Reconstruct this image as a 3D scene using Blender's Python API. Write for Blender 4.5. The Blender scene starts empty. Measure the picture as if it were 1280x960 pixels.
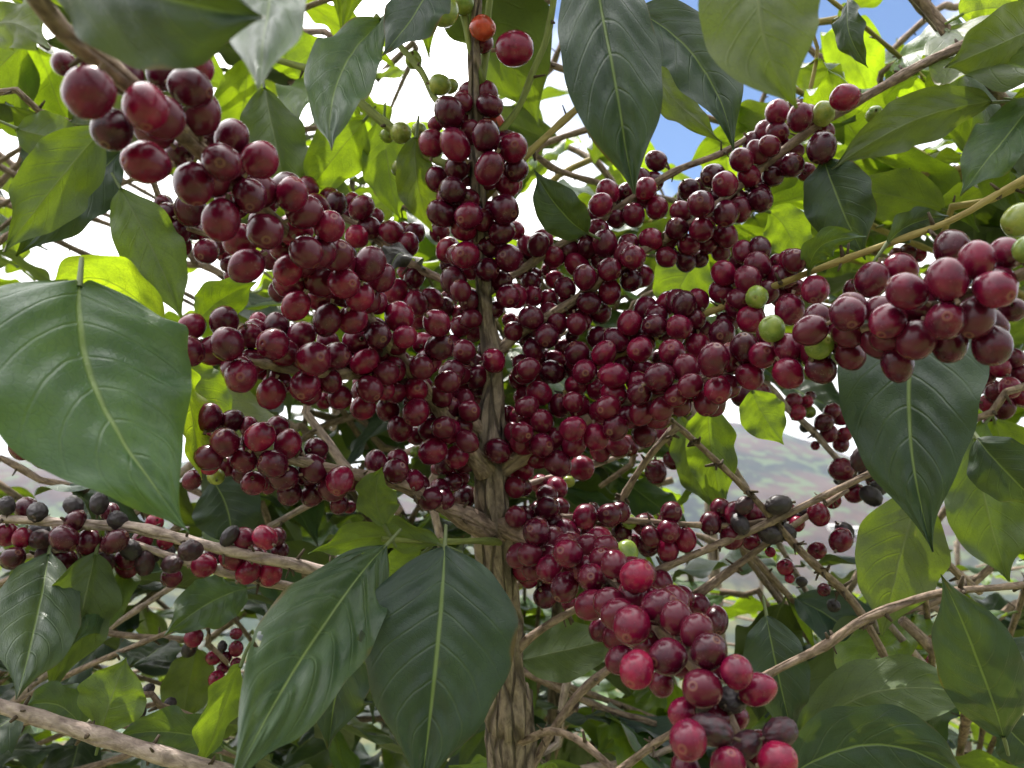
import bpy, bmesh, math, random
import numpy as np
from mathutils import Vector, Matrix, Quaternion, noise

random.seed(7)
rng = np.random.default_rng(7)
sc = bpy.context.scene
col = sc.collection
R = math.radians

# ------------------------------------------------------------------ camera, sky, sun, exposure
FPX = 960.0                     # focal length in pixels of the 1280 x 960 photograph
CAM = Vector((0.0, 0.0, 1.45))
PITCH = R(10)
FWD = Vector((0, math.cos(PITCH), math.sin(PITCH)))
UPV = Vector((0, -math.sin(PITCH), math.cos(PITCH)))
RGT = Vector((1, 0, 0))
cam_d = bpy.data.cameras.new('camera')
cam_d.sensor_width = 36.0
cam_d.lens = 27.0
cam_d.clip_start = 0.01
cam_d.clip_end = 8000
cam_d.dof.use_dof = True
cam_d.dof.focus_distance = 0.37
cam_d.dof.aperture_fstop = 15.0
cam = bpy.data.objects.new('camera', cam_d)
cam.location = CAM
cam.rotation_euler = (R(90) + PITCH, 0, 0)
col.objects.link(cam)
sc.camera = cam

SUN_EL, SUN_AZ = R(64), R(-28)  # azimuth clockwise from +Y (the view direction)
to_sun = Vector((math.sin(SUN_AZ) * math.cos(SUN_EL), math.cos(SUN_AZ) * math.cos(SUN_EL), math.sin(SUN_EL)))
sun_d = bpy.data.lights.new('sun', 'SUN')
sun_d.energy = 4.5
sun_d.angle = R(0.53)
sun_d.color = (1.0, 0.95, 0.87)
sun = bpy.data.objects.new('sun', sun_d)
sun.rotation_euler = to_sun.to_track_quat('Z', 'Y').to_euler()
sun.location = (0, 0, 50)
col.objects.link(sun)

def pix(x, y, d):
    """point seen at pixel (x, y) of the photograph, d metres in front of the camera"""
    x, y, d = float(x), float(y), float(d)
    return CAM + d * (FWD + (x - 640) / FPX * RGT - (y - 480) / FPX * UPV)
def proj(p):
    v = p - CAM
    z = v.dot(FWD)
    if z < 1e-3: return None
    return 640 + v.dot(RGT) / z * FPX, 480 - v.dot(UPV) / z * FPX, z

world = bpy.data.worlds.new('World')
sc.world = world
world.use_nodes = True
nt = world.node_tree
nt.nodes.clear()
def N(nt, typ, **kw):
    n = nt.nodes.new(typ)
    for k, v in kw.items(): setattr(n, k, v)
    return n
def setin(n, **kw):
    for k, v in kw.items(): n.inputs[k.replace('_', ' ')].default_value = v
sky = N(nt, 'ShaderNodeTexSky', sky_type='NISHITA', sun_disc=False, sun_elevation=SUN_EL, sun_rotation=SUN_AZ % (2 * math.pi))
sky.altitude = 1500; sky.ozone_density = 3.5
bg_sky = N(nt, 'ShaderNodeBackground'); bg_sky.inputs[1].default_value = 0.14
nt.links.new(sky.outputs[0], bg_sky.inputs[0])
bg_cl = N(nt, 'ShaderNodeBackground'); bg_cl.inputs[0].default_value = (1, 0.985, 0.97, 1); bg_cl.inputs[1].default_value = 1.25
tc = N(nt, 'ShaderNodeTexCoord')
gap_dir = (pix(900, 20, 1) - CAM).normalized()
dotn = N(nt, 'ShaderNodeVectorMath', operation='DOT_PRODUCT'); dotn.inputs[1].default_value = gap_dir
nt.links.new(tc.outputs['Generated'], dotn.inputs[0])
nz = N(nt, 'ShaderNodeTexNoise'); setin(nz, Scale=3.2, Detail=7.0, Roughness=0.58)
nt.links.new(tc.outputs['Generated'], nz.inputs['Vector'])
m1 = N(nt, 'ShaderNodeMapRange'); m1.inputs[1].default_value = 0.95; m1.inputs[2].default_value = 0.992; m1.inputs[3].default_value = 1.05; m1.inputs[4].default_value = -0.25
nt.links.new(dotn.outputs['Value'], m1.inputs[0])
m2 = N(nt, 'ShaderNodeMapRange'); m2.inputs[1].default_value = 0.35; m2.inputs[2].default_value = 0.68; m2.inputs[3].default_value = -0.35; m2.inputs[4].default_value = 0.5
nt.links.new(nz.outputs['Fac'], m2.inputs[0])
ad = N(nt, 'ShaderNodeMath', operation='ADD', use_clamp=True)
nt.links.new(m1.outputs[0], ad.inputs[0]); nt.links.new(m2.outputs[0], ad.inputs[1])
dots = N(nt, 'ShaderNodeVectorMath', operation='DOT_PRODUCT'); dots.inputs[1].default_value = to_sun
nt.links.new(tc.outputs['Generated'], dots.inputs[0])
m3 = N(nt, 'ShaderNodeFloatCurve')
cv = m3.mapping.curves[0]                                        # cloud brightness / 8 against (1 + cos angle to the sun) / 2
cv.points[0].location = (0.0, 0.05); cv.points[1].location = (1.0, 0.85)
for q in ((0.45, 0.085), (0.62, 0.135), (0.80, 0.24), (0.93, 0.48)): cv.points.new(*q)
m3.mapping.update()
hf = N(nt, 'ShaderNodeMath', operation='MULTIPLY_ADD'); hf.inputs[1].default_value = 0.5; hf.inputs[2].default_value = 0.5
nt.links.new(dots.outputs['Value'], hf.inputs[0]); nt.links.new(hf.outputs[0], m3.inputs['Value'])
m8 = N(nt, 'ShaderNodeMath', operation='MULTIPLY'); m8.inputs[1].default_value = 8.0
nt.links.new(m3.outputs[0], m8.inputs[0])
nt.links.new(m8.outputs[0], bg_cl.inputs[1])
mixs = N(nt, 'ShaderNodeMixShader')
nt.links.new(ad.outputs[0], mixs.inputs[0]); nt.links.new(bg_sky.outputs[0], mixs.inputs[1]); nt.links.new(bg_cl.outputs[0], mixs.inputs[2])
wo = N(nt, 'ShaderNodeOutputWorld'); nt.links.new(mixs.outputs[0], wo.inputs[0])

sc.render.engine = 'CYCLES'
sc.render.resolution_x = 1024; sc.render.resolution_y = 768
sc.view_settings.view_transform = 'Standard'
sc.view_settings.look = 'None'
sc.view_settings.exposure = 0.5
sc.view_settings.gamma = 1.0
sc.cycles.max_bounces = 8
sc.cycles.transmission_bounces = 6
sc.cycles.volume_bounces = 0

# ------------------------------------------------------------------ helpers
def mesh_obj(name, verts, faces, mats, parent=None, loc=(0, 0, 0), smooth=True, fmat=None):
    me = bpy.data.meshes.new(name)
    me.from_pydata([tuple(v) for v in verts], [], faces)
    for m in (mats if isinstance(mats, (list, tuple)) else [mats]): me.materials.append(m)
    if smooth: me.polygons.foreach_set('use_smooth', [True] * len(me.polygons))
    if fmat: me.polygons.foreach_set('material_index', fmat)
    me.update()
    o = bpy.data.objects.new(name, me)
    o.location = loc
    if parent: o.parent = parent
    col.objects.link(o)
    return o
def thing(name, label, cat, loc, group=None):
    o = bpy.data.objects.new(name, None)
    o.empty_display_size = 0.05
    o.location = loc; o['label'] = label; o['category'] = cat
    if group: o['group'] = group
    col.objects.link(o)
    return o
def origin(o):
    """world position of an unrotated object (chain of translations)"""
    v = Vector(o.location)
    return v + origin(o.parent) if o.parent else v

def catmull(pts, step):
    """resample rows (x, y, z, radius) along a Catmull-Rom curve"""
    P = np.array(pts, float)
    P = np.vstack([2 * P[0] - P[1], P, 2 * P[-1] - P[-2]])
    out = []
    for i in range(1, len(P) - 2):
        p0, p1, p2, p3 = P[i - 1], P[i], P[i + 1], P[i + 2]
        n = max(2, int(np.linalg.norm(p2[:3] - p1[:3]) / step))
        for k in range(n):
            t = k / n
            out.append(0.5 * (2 * p1 + (p2 - p0) * t + (2 * p0 - 5 * p1 + 4 * p2 - p3) * t * t + (3 * p1 - p0 - 3 * p2 + p3) * t ** 3))
    out.append(P[-2])
    out = np.array(out)
    out[:, 3] = np.maximum(out[:, 3], min(p[3] for p in pts) * 0.6)
    return out

class Bark:
    """collects tubes with a seam free bark coordinate; build() links ONE mesh"""
    def __init__(self): self.v = []; self.f = []; self.tc = []; self.fm = []
    def tube(self, S, nseg=10, rough=0.0, node=0.0, swell=0.18, seed=0, mat=0, cap=True):
        S = np.array(S, float)
        base = len(self.v)
        L = 0.0
        up = None
        for i, r in enumerate(S):
            a = S[max(0, i - 1)]; b = S[min(len(S) - 1, i + 1)]
            T = Vector(b[:3] - a[:3]).normalized()
            if up is None: up = T.orthogonal().normalized()
            up = (up - T * up.dot(T)).normalized()
            sd = T.cross(up)
            if i: L += float(np.linalg.norm(r[:3] - S[i - 1][:3]))
            rad = r[3]
            if node:
                q = (L / node + seed * .37) % 1.0
                q = min(q, 1 - q) * node
                rad *= 1 + swell * math.exp(-(q / (0.004 + .5 * r[3])) ** 2)
            for k in range(nseg):
                A = 2 * math.pi * k / nseg
                c, s = math.cos(A), math.sin(A)
                rr = rad
                if rough:
                    rr *= 1 + rough * (noise.noise(Vector((c * 2.6, s * 2.6, L * 26 + seed * 9.1))) + .6 * noise.noise(Vector((c * 7, s * 7, L * 60 + seed))))
                if rough > .25:
                    rr *= 1 - .12 * max(0, .25 - abs(noise.noise(Vector((c * 4.2, s * 4.2, L * 11 + seed))))) / .25 * .6 + .05 * noise.noise(Vector((c * 11, s * 11, L * 90)))
                p = Vector(r[:3]) + (up * c + sd * s) * rr
                self.v.append(p); self.tc.append((c * r[3], s * r[3], L + seed * 1.7))
        n = len(S)
        for i in range(n - 1):
            for k in range(nseg):
                k2 = (k + 1) % nseg
                self.f.append((base + i * nseg + k, base + i * nseg + k2, base + (i + 1) * nseg + k2, base + (i + 1) * nseg + k)); self.fm.append(mat)
        if cap:
            self.f.append(tuple(base + k for k in range(nseg))[::-1]); self.fm.append(mat)
            self.f.append(tuple(base + (n - 1) * nseg + k for k in range(nseg))); self.fm.append(mat)
    def stubs(self, S, node, seed, k=3, size=0.0042, mat=0):
        """dry stipules and old fruit stalks that stick out at the nodes"""
        rr = random.Random(seed)
        L = 0
        nxt = node * ((1 - seed * .37) % 1.0)
        for i in range(1, len(S)):
            L += float(np.linalg.norm(S[i][:3] - S[i - 1][:3]))
            if L >= nxt:
                nxt += node
                T = Vector(S[i][:3] - S[i - 1][:3]).normalized()
                for _ in range(k):
                    d = Vector((rr.gauss(0, 1), rr.gauss(0, 1), rr.gauss(0, 1))); d = (d - T * d.dot(T)).normalized()
                    p = Vector(S[i][:3]) + d * S[i][3] * .8 + T * rr.uniform(-.003, .003)
                    e = p + d * rr.uniform(.5, 1.3) * size * 1.3 + T * rr.uniform(-.6, .6) * size
                    w = rr.uniform(.0005, .0011)
                    self.tube([(*p, w * 1.3), (*(p.lerp(e, .5)), w), (*e, w * .7)], 5, mat=mat)
    def build(self, name, mats, parent, org):
        ob = origin(parent) if parent else Vector((0, 0, 0))
        o = mesh_obj(name, [v - org for v in self.v], self.f, mats, parent, org - ob, fmat=self.fm)
        at = o.data.attributes.new('bark', 'FLOAT_VECTOR', 'POINT')
        at.data.foreach_set('vector', np.array(self.tc, float).ravel())
        return o

# ------------------------------------------------------------------ materials
def mat(name):
    m = bpy.data.materials.new(name); m.use_nodes = True
    nt = m.node_tree; nt.nodes.clear()
    return m, nt
def ramp(nt, stops):
    r = N(nt, 'ShaderNodeValToRGB'); e = r.color_ramp.elements
    while len(e) < len(stops): e.new(0.5)
    for el, (p, c) in zip(e, stops): el.position = p; el.color = (*c, 1)
    return r
def math_n(nt, op, a, b=None, c=None, clamp=False):
    n = N(nt, 'ShaderNodeMath', operation=op, use_clamp=clamp)
    for i, v in enumerate((a, b, c)):
        if v is None: continue
        if isinstance(v, (int, float)): n.inputs[i].default_value = v
        else: nt.links.new(v, n.inputs[i])
    return n.outputs[0]
def maprange(nt, v, a, b, c, d, smooth=False):
    n = N(nt, 'ShaderNodeMapRange')
    if smooth: n.interpolation_type = 'SMOOTHSTEP'
    nt.links.new(v, n.inputs[0])
    for i, x in enumerate((a, b, c, d)): n.inputs[i + 1].default_value = x
    return n.outputs[0]
def mixc(nt, f, a, b, blend='MIX'):
    n = N(nt, 'ShaderNodeMix', data_type='RGBA', blend_type=blend)
    for i, v in ((0, f), (6, a), (7, b)):
        if isinstance(v, (int, float)): n.inputs[i].default_value = v
        elif isinstance(v, tuple): n.inputs[i].default_value = (*v, 1)
        else: nt.links.new(v, n.inputs[i])
    return n.outputs[2]

def leaf_material(name, N_V=7.5):
    m, nt = mat(name)
    oi = N(nt, 'ShaderNodeObjectInfo')
    uv = N(nt, 'ShaderNodeUVMap'); sep = N(nt, 'ShaderNodeSeparateXYZ'); nt.links.new(uv.outputs[0], sep.inputs[0])
    u, v = sep.outputs[0], sep.outputs[1]
    av = math_n(nt, 'ABSOLUTE', math_n(nt, 'MULTIPLY_ADD', v, 2.0, -1.0))
    tco = N(nt, 'ShaderNodeTexCoord')
    off = math_n(nt, 'MULTIPLY', oi.outputs['Random'], 37.0)
    cx = N(nt, 'ShaderNodeCombineXYZ'); nt.links.new(u, cx.inputs[0]); nt.links.new(v, cx.inputs[1]); nt.links.new(off, cx.inputs[2])
    nz = N(nt, 'ShaderNodeTexNoise'); setin(nz, Scale=4.0, Detail=5.0); nt.links.new(cx.outputs[0], nz.inputs['Vector'])
    fine = N(nt, 'ShaderNodeTexNoise'); setin(fine, Scale=60.0, Detail=3.0); nt.links.new(cx.outputs[0], fine.inputs['Vector'])
    # side veins run forward from the midrib
    ph = math_n(nt, 'MULTIPLY_ADD', u, N_V, math_n(nt, 'MULTIPLY', math_n(nt, 'POWER', av, 1.25), -2.1))
    ph = math_n(nt, 'MULTIPLY_ADD', nz.outputs['Fac'], 0.25, ph)
    tri = math_n(nt, 'ABSOLUTE', math_n(nt, 'SUBTRACT', math_n(nt, 'FRACT', ph), 0.5))
    side = math_n(nt, 'MULTIPLY', maprange(nt, tri, 0.0, 0.075, 1.0, 0.0, True), maprange(nt, av, 0.55, 0.98, 1.0, 0.0))
    mid = maprange(nt, av, 0.012, 0.042, 1.0, 0.0, True)
    # net of fine veins
    vor = N(nt, 'ShaderNodeTexVoronoi', feature='DISTANCE_TO_EDGE'); setin(vor, Scale=26.0)
    mp = N(nt, 'ShaderNodeMapping'); mp.inputs['Scale'].default_value = (1.5, 1.0, 1.0); nt.links.new(cx.outputs[0], mp.inputs[0]); nt.links.new(mp.outputs[0], vor.inputs['Vector'])
    net = maprange(nt, vor.outputs['Distance'], 0.0, 0.08, 1.0, 0.0, True)
    vein = math_n(nt, 'MAXIMUM', math_n(nt, 'MULTIPLY', side, 0.13), mid)
    relief = math_n(nt, 'MAXIMUM', math_n(nt, 'MULTIPLY', side, 0.8), mid)
    base = oi.outputs['Color']
    bvar = mixc(nt, maprange(nt, nz.outputs['Fac'], 0.3, 0.75, 0.0, 1.0), mixc(nt, 1.0, base, (0.66, 0.74, 0.80), 'MULTIPLY'), mixc(nt, 1.0, base, (1.25, 1.18, 0.95), 'MULTIPLY'))
    # scattered chlorotic flecks
    vsp = N(nt, 'ShaderNodeTexVoronoi'); setin(vsp, Scale=5.0, Randomness=1.0); nt.links.new(cx.outputs[0], vsp.inputs['Vector'])
    spot = math_n(nt, 'MULTIPLY', maprange(nt, math_n(nt, 'MULTIPLY_ADD', fine.outputs['Fac'], 0.12, vsp.outputs['Distance']), 0.06, 0.22, 1.0, 0.0, True), maprange(nt, nz.outputs['Fac'], 0.52, 0.66, 0.0, 0.75))
    up = mixc(nt, math_n(nt, 'MULTIPLY', spot, 0.55), bvar, (0.16, 0.19, 0.03))
    up = mixc(nt, math_n(nt, 'MULTIPLY', vein, 0.75), up, (0.17, 0.24, 0.07))
    # dust specks, and browned margins on some leaves
    dsp = N(nt, 'ShaderNodeTexVoronoi'); setin(dsp, Scale=42.0); nt.links.new(cx.outputs[0], dsp.inputs['Vector'])
    dust = math_n(nt, 'MULTIPLY', maprange(nt, dsp.outputs['Distance'], 0.05, 0.10, 1.0, 0.0, True), maprange(nt, fine.outputs['Fac'], 0.55, 0.7, 0.0, 0.5))
    up = mixc(nt, dust, up, (0.30, 0.32, 0.26))
    edge = math_n(nt, 'MULTIPLY', maprange(nt, math_n(nt, 'MULTIPLY_ADD', nz.outputs['Fac'], 0.5, math_n(nt, 'MAXIMUM', av, u)), 1.22, 1.30, 0.0, 1.0, True), math_n(nt, 'GREATER_THAN', oi.outputs['Random'], 0.6))
    up = mixc(nt, math_n(nt, 'MULTIPLY', edge, 0.8), up, (0.10, 0.055, 0.02))
    und = mixc(nt, math_n(nt, 'MULTIPLY', vein, 0.5), mixc(nt, 0.5, bvar, (0.10, 0.13, 0.05)), (0.19, 0.23, 0.09))
    und = mixc(nt, math_n(nt, 'MULTIPLY', net, 0.18), und, (0.06, 0.09, 0.03))
    geo = N(nt, 'ShaderNodeNewGeometry')
    colr = mixc(nt, geo.outputs['Backfacing'], up, und)
    hgt = math_n(nt, 'MULTIPLY_ADD', relief, -1.0, math_n(nt, 'MULTIPLY_ADD', net, -0.12, math_n(nt, 'MULTIPLY', fine.outputs['Fac'], 0.25)))
    bmp = N(nt, 'ShaderNodeBump'); setin(bmp, Strength=0.4, Distance=0.0014); nt.links.new(hgt, bmp.inputs['Height'])
    p = N(nt, 'ShaderNodeBsdfPrincipled')
    nt.links.new(colr, p.inputs['Base Color']); nt.links.new(bmp.outputs[0], p.inputs['Normal'])
    rough_up = maprange(nt, nz.outputs['Fac'], 0.3, 0.7, 0.38, 0.56)
    rgh = N(nt, 'ShaderNodeMix', data_type='FLOAT'); nt.links.new(geo.outputs['Backfacing'], rgh.inputs[0]); nt.links.new(rough_up, rgh.inputs[2]); rgh.inputs[3].default_value = 0.6
    nt.links.new(rgh.outputs[0], p.inputs['Roughness'])
    p.inputs['Specular IOR Level'].default_value = 0.5
    tr = N(nt, 'ShaderNodeBsdfTranslucent')
    tcol = mixc(nt, 1.0, mixc(nt, 0.75, bvar, (0.30, 0.48, 0.015)), (2.0, 1.8, 0.6), 'MULTIPLY')
    tcol = mixc(nt, spot, tcol, (0.75, 0.6, 0.04))
    tcol = mixc(nt, math_n(nt, 'MULTIPLY', math_n(nt, 'MAXIMUM', math_n(nt, 'MULTIPLY', vein, 0.5), math_n(nt, 'MULTIPLY', net, 0.4)), 1.0), tcol, (0.10, 0.14, 0.015))
    tcol = mixc(nt, maprange(nt, nz.outputs['Fac'], 0.35, 0.7, 0.55, 0.0), tcol, (0.07, 0.13, 0.012))
    nt.links.new(tcol, tr.inputs['Color']); nt.links.new(bmp.outputs[0], tr.inputs['Normal'])
    mx = N(nt, 'ShaderNodeMixShader'); nt.links.new(oi.outputs['Alpha'], mx.inputs[0])
    nt.links.new(p.outputs[0], mx.inputs[1]); nt.links.new(tr.outputs[0], mx.inputs[2])
    out = N(nt, 'ShaderNodeOutputMaterial'); nt.links.new(mx.outputs[0], out.inputs[0])
    return m
M_LEAF = leaf_material('coffee_leaf')

def cherry_material():
    m, nt = mat('cherry_skin')
    oi = N(nt, 'ShaderNodeObjectInfo')
    uv = N(nt, 'ShaderNodeUVMap'); sep = N(nt, 'ShaderNodeSeparateXYZ'); nt.links.new(uv.outputs[0], sep.inputs[0])
    th = sep.outputs[1]                     # 0 at the navel, 1 at the stalk
    tco = N(nt, 'ShaderNodeTexCoord')
    vadd = N(nt, 'ShaderNodeVectorMath', operation='ADD'); nt.links.new(tco.outputs['Object'], vadd.inputs[0])
    cx = N(nt, 'ShaderNodeCombineXYZ'); k = math_n(nt, 'MULTIPLY', oi.outputs['Random'], 50.0); nt.links.new(k, cx.inputs[0]); nt.links.new(cx.outputs[0], vadd.inputs[1])
    n1 = N(nt, 'ShaderNodeTexNoise'); setin(n1, Scale=1.1, Detail=4.0); nt.links.new(vadd.outputs[0], n1.inputs['Vector'])
    n2 = N(nt, 'ShaderNodeTexNoise'); setin(n2, Scale=16.0, Detail=4.0); nt.links.new(vadd.outputs[0], n2.inputs['Vector'])
    vo = N(nt, 'ShaderNodeTexVoronoi'); setin(vo, Scale=9.0); nt.links.new(vadd.outputs[0], vo.inputs['Vector'])
    n3 = N(nt, 'ShaderNodeTexNoise'); setin(n3, Scale=2.3, Detail=7.0, Roughness=0.7); nt.links.new(vadd.outputs[0], n3.inputs['Vector'])
    n4 = N(nt, 'ShaderNodeTexNoise'); setin(n4, Scale=1.7, Detail=3.0, Distortion=1.0); nt.links.new(vadd.outputs[0], n4.inputs['Vector'])
    v2 = N(nt, 'ShaderNodeTexVoronoi'); setin(v2, Scale=2.6); nt.links.new(vadd.outputs[0], v2.inputs['Vector'])
    base = oi.outputs['Color']
    c = mixc(nt, maprange(nt, n1.outputs['Fac'], 0.32, 0.7, 0.0, 1.0), mixc(nt, 1.0, base, (0.62, 0.7, 0.75), 'MULTIPLY'), mixc(nt, 1.0, base, (1.4, 1.2, 1.2), 'MULTIPLY'))
    dots = math_n(nt, 'MULTIPLY', maprange(nt, vo.outputs['Distance'], 0.07, 0.13, 1.0, 0.0, True), maprange(nt, n2.outputs['Fac'], 0.45, 0.65, 0.0, 0.45))
    c = mixc(nt, dots, c, (0.32, 0.16, 0.14))
    # waxy bloom and dust in patches, small tan scars, darker bruises
    c = mixc(nt, maprange(nt, n3.outputs['Fac'], 0.52, 0.76, 0.0, 0.12), c, (0.20, 0.08, 0.13))
    c = mixc(nt, math_n(nt, 'MULTIPLY', maprange(nt, v2.outputs['Distance'], 0.05, 0.12, 1.0, 0.0, True), maprange(nt, n1.outputs['Fac'], 0.5, 0.6, 0.0, 0.6)), c, (0.20, 0.10, 0.06))
    c = mixc(nt, maprange(nt, n4.outputs['Fac'], 0.62, 0.74, 0.0, 0.4), c, (0.02, 0.003, 0.010))
    wob = math_n(nt, 'MULTIPLY_ADD', n2.outputs['Fac'], 0.02, math_n(nt, 'ADD', th, -0.01))
    ring = math_n(nt, 'MULTIPLY', maprange(nt, wob, 0.035, 0.05, 0.0, 1.0, True), maprange(nt, wob, 0.075, 0.095, 1.0, 0.0, True))
    c = mixc(nt, math_n(nt, 'MULTIPLY', ring, 0.28), c, (0.30, 0.16, 0.09))
    core = maprange(nt, wob, 0.012, 0.026, 1.0, 0.0, True)
    c = mixc(nt, math_n(nt, 'MULTIPLY', core, 0.7), c, (0.08, 0.03, 0.02))
    p = N(nt, 'ShaderNodeBsdfPrincipled')
    nt.links.new(c, p.inputs['Base Color'])
    nt.links.new(maprange(nt, n3.outputs['Fac'], 0.3, 0.7, 0.14, 0.32), p.inputs['Roughness'])
    p.inputs['Specular IOR Level'].default_value = 0.45
    p.inputs['Sheen Weight'].default_value = 0.0
    p.inputs['Sheen Roughness'].default_value = 0.4
    p.inputs['Sheen Tint'].default_value = (0.85, 0.7, 0.85, 1)
    b = N(nt, 'ShaderNodeBump'); setin(b, Strength=0.06, Distance=0.0006); nt.links.new(n2.outputs['Fac'], b.inputs['Height']); nt.links.new(b.outputs[0], p.inputs['Normal'])
    out = N(nt, 'ShaderNodeOutputMaterial'); nt.links.new(p.outputs[0], out.inputs[0])
    return m
M_CHERRY = cherry_material()

def dry_material():
    m, nt = mat('dried_cherry_skin')
    oi = N(nt, 'ShaderNodeObjectInfo'); tco = N(nt, 'ShaderNodeTexCoord')
    n1 = N(nt, 'ShaderNodeTexNoise'); setin(n1, Scale=2.5, Detail=6.0); nt.links.new(tco.outputs['Object'], n1.inputs['Vector'])
    c = mixc(nt, maprange(nt, n1.outputs['Fac'], 0.35, 0.7, 0.0, 1.0), oi.outputs['Color'], (0.020, 0.015, 0.021))
    p = N(nt, 'ShaderNodeBsdfPrincipled'); nt.links.new(c, p.inputs['Base Color']); p.inputs['Roughness'].default_value = 0.45
    n2 = N(nt, 'ShaderNodeTexNoise'); setin(n2, Scale=6.0, Detail=4.0); nt.links.new(tco.outputs['Object'], n2.inputs['Vector'])
    b = N(nt, 'ShaderNodeBump'); setin(b, Strength=0.22, Distance=0.001); nt.links.new(n2.outputs['Fac'], b.inputs['Height']); nt.links.new(b.outputs[0], p.inputs['Normal'])
    out = N(nt, 'ShaderNodeOutputMaterial'); nt.links.new(p.outputs[0], out.inputs[0])
    return m
M_DRY = dry_material()

def bark_material(name, dark, light, fiss=1.0, scale=1.0, bump=0.6, along=38):
    m, nt = mat(name)
    at = N(nt, 'ShaderNodeAttribute', attribute_name='bark')
    mp = N(nt, 'ShaderNodeMapping'); mp.inputs['Scale'].default_value = (260 * scale, 260 * scale, along * scale); nt.links.new(at.outputs['Vector'], mp.inputs[0])
    n1 = N(nt, 'ShaderNodeTexNoise'); setin(n1, Scale=1.0, Detail=6.0, Roughness=0.65, Distortion=0.4); nt.links.new(mp.outputs[0], n1.inputs['Vector'])
    mp2 = N(nt, 'ShaderNodeMapping'); mp2.inputs['Scale'].default_value = (90, 90, 70); nt.links.new(at.outputs['Vector'], mp2.inputs[0])
    n2 = N(nt, 'ShaderNodeTexNoise'); setin(n2, Scale=1.0, Detail=5.0); nt.links.new(mp2.outputs[0], n2.inputs['Vector'])
    mp3 = N(nt, 'ShaderNodeMapping'); mp3.inputs['Scale'].default_value = (110 * scale, 110 * scale, 22 * scale); nt.links.new(at.outputs['Vector'], mp3.inputs[0])
    vo = N(nt, 'ShaderNodeTexVoronoi', feature='DISTANCE_TO_EDGE'); setin(vo, Scale=1.0); nt.links.new(mp3.outputs[0], vo.inputs['Vector'])
    crack = maprange(nt, vo.outputs['Distance'], 0.0, 0.12, 1.0, 0.0, True)
    c = mixc(nt, maprange(nt, n1.outputs['Fac'], 0.33, 0.66, 0.0, 1.0), dark, light)
    c = mixc(nt, maprange(nt, n2.outputs['Fac'], 0.55, 0.75, 0.0, 0.5), c, (light[0] * 1.2, light[1] * 1.2, light[2] * 1.25))
    c = mixc(nt, math_n(nt, 'MULTIPLY', crack, 0.7 * fiss), c, (dark[0] * .35, dark[1] * .35, dark[2] * .35))
    p = N(nt, 'ShaderNodeBsdfPrincipled'); nt.links.new(c, p.inputs['Base Color']); p.inputs['Roughness'].default_value = 0.75
    p.inputs['Specular IOR Level'].default_value = 0.3
    h = math_n(nt, 'MULTIPLY_ADD', crack, -fiss, n1.outputs['Fac'])
    b = N(nt, 'ShaderNodeBump'); setin(b, Strength=bump, Distance=0.002); nt.links.new(h, b.inputs['Height']); nt.links.new(b.outputs[0], p.inputs['Normal'])
    out = N(nt, 'ShaderNodeOutputMaterial'); nt.links.new(p.outputs[0], out.inputs[0])
    return m
M_TRUNK = bark_material('trunk_bark', (0.085, 0.062, 0.048), (0.32, 0.255, 0.19), 1.0, 1.2, 1.0, 90)
M_TWIG = bark_material('branch_bark', (0.11, 0.075, 0.055), (0.36, 0.27, 0.20), 0.45, 1.5, 0.7, 120)
M_PALE = bark_material('pale_bark', (0.20, 0.15, 0.13), (0.52, 0.42, 0.36), 0.5, 1.3, 0.7, 120)
M_GREEN = bark_material('green_shoot', (0.10, 0.13, 0.035), (0.22, 0.26, 0.07), 0.1, 1.6, 0.25)
M_YOUNG = bark_material('young_yellow_bark', (0.20, 0.15, 0.05), (0.36, 0.30, 0.10), 0.15, 1.6, 0.3)
M_STUB, _n = mat('dry_stipule')
_p = N(_n, 'ShaderNodeBsdfPrincipled'); _p.inputs['Base Color'].default_value = (0.05, 0.032, 0.02, 1); _p.inputs['Roughness'].default_value = 0.8
_t = N(_n, 'ShaderNodeTexNoise'); setin(_t, Scale=300.0); _r = ramp(_n, [(0.3, (0.03, 0.02, 0.012)), (0.7, (0.10, 0.07, 0.04))]); _n.links.new(_t.outputs['Fac'], _r.inputs[0]); _n.links.new(_r.outputs[0], _p.inputs['Base Color'])
_o = N(_n, 'ShaderNodeOutputMaterial'); _n.links.new(_p.outputs[0], _o.inputs[0])
BARKS = {'t': M_TWIG, 'p': M_PALE, 'g': M_GREEN, 'y': M_YOUNG}

# ------------------------------------------------------------------ ground, valley and far hills
def ground_z(x, y):
    z = -0.02 * x - 0.30 * max(y, -3.0) - 0.0008 * max(y, 0) ** 2
    return z + 0.05 * noise.noise(Vector((x * .8, y * .8, 3)))
def hill_z(x, y):
    r = math.hypot(x, y)
    az = math.degrees(math.atan2(x, y))
    fall = -0.42 * r if r < 330 else -138.6 - 0.02 * (r - 330)
    z = max(fall, -150)
    top = 95 + 75 * math.exp(-((az - 13) / 9.0) ** 2) + 26 * noise.noise(Vector((az * .12, 1.3, 0))) - 45 * (1 / (1 + math.exp(-(az - 27) / 4)))
    s = min(1, max(0, (r - 330) / 1000)); s = s * s * (3 - 2 * s)
    z = z + s * (top + 150)
    if r > 1400: z -= (r - 1400) * 0.1
    amp = min(1, r / 300)
    z += amp * (16 * noise.noise(Vector((x / 150, y / 150, 0))) + 8 * noise.noise(Vector((x / 50, y / 50, 4))) + 3 * noise.noise(Vector((x / 18, y / 18, 8))))
    return z
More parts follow.
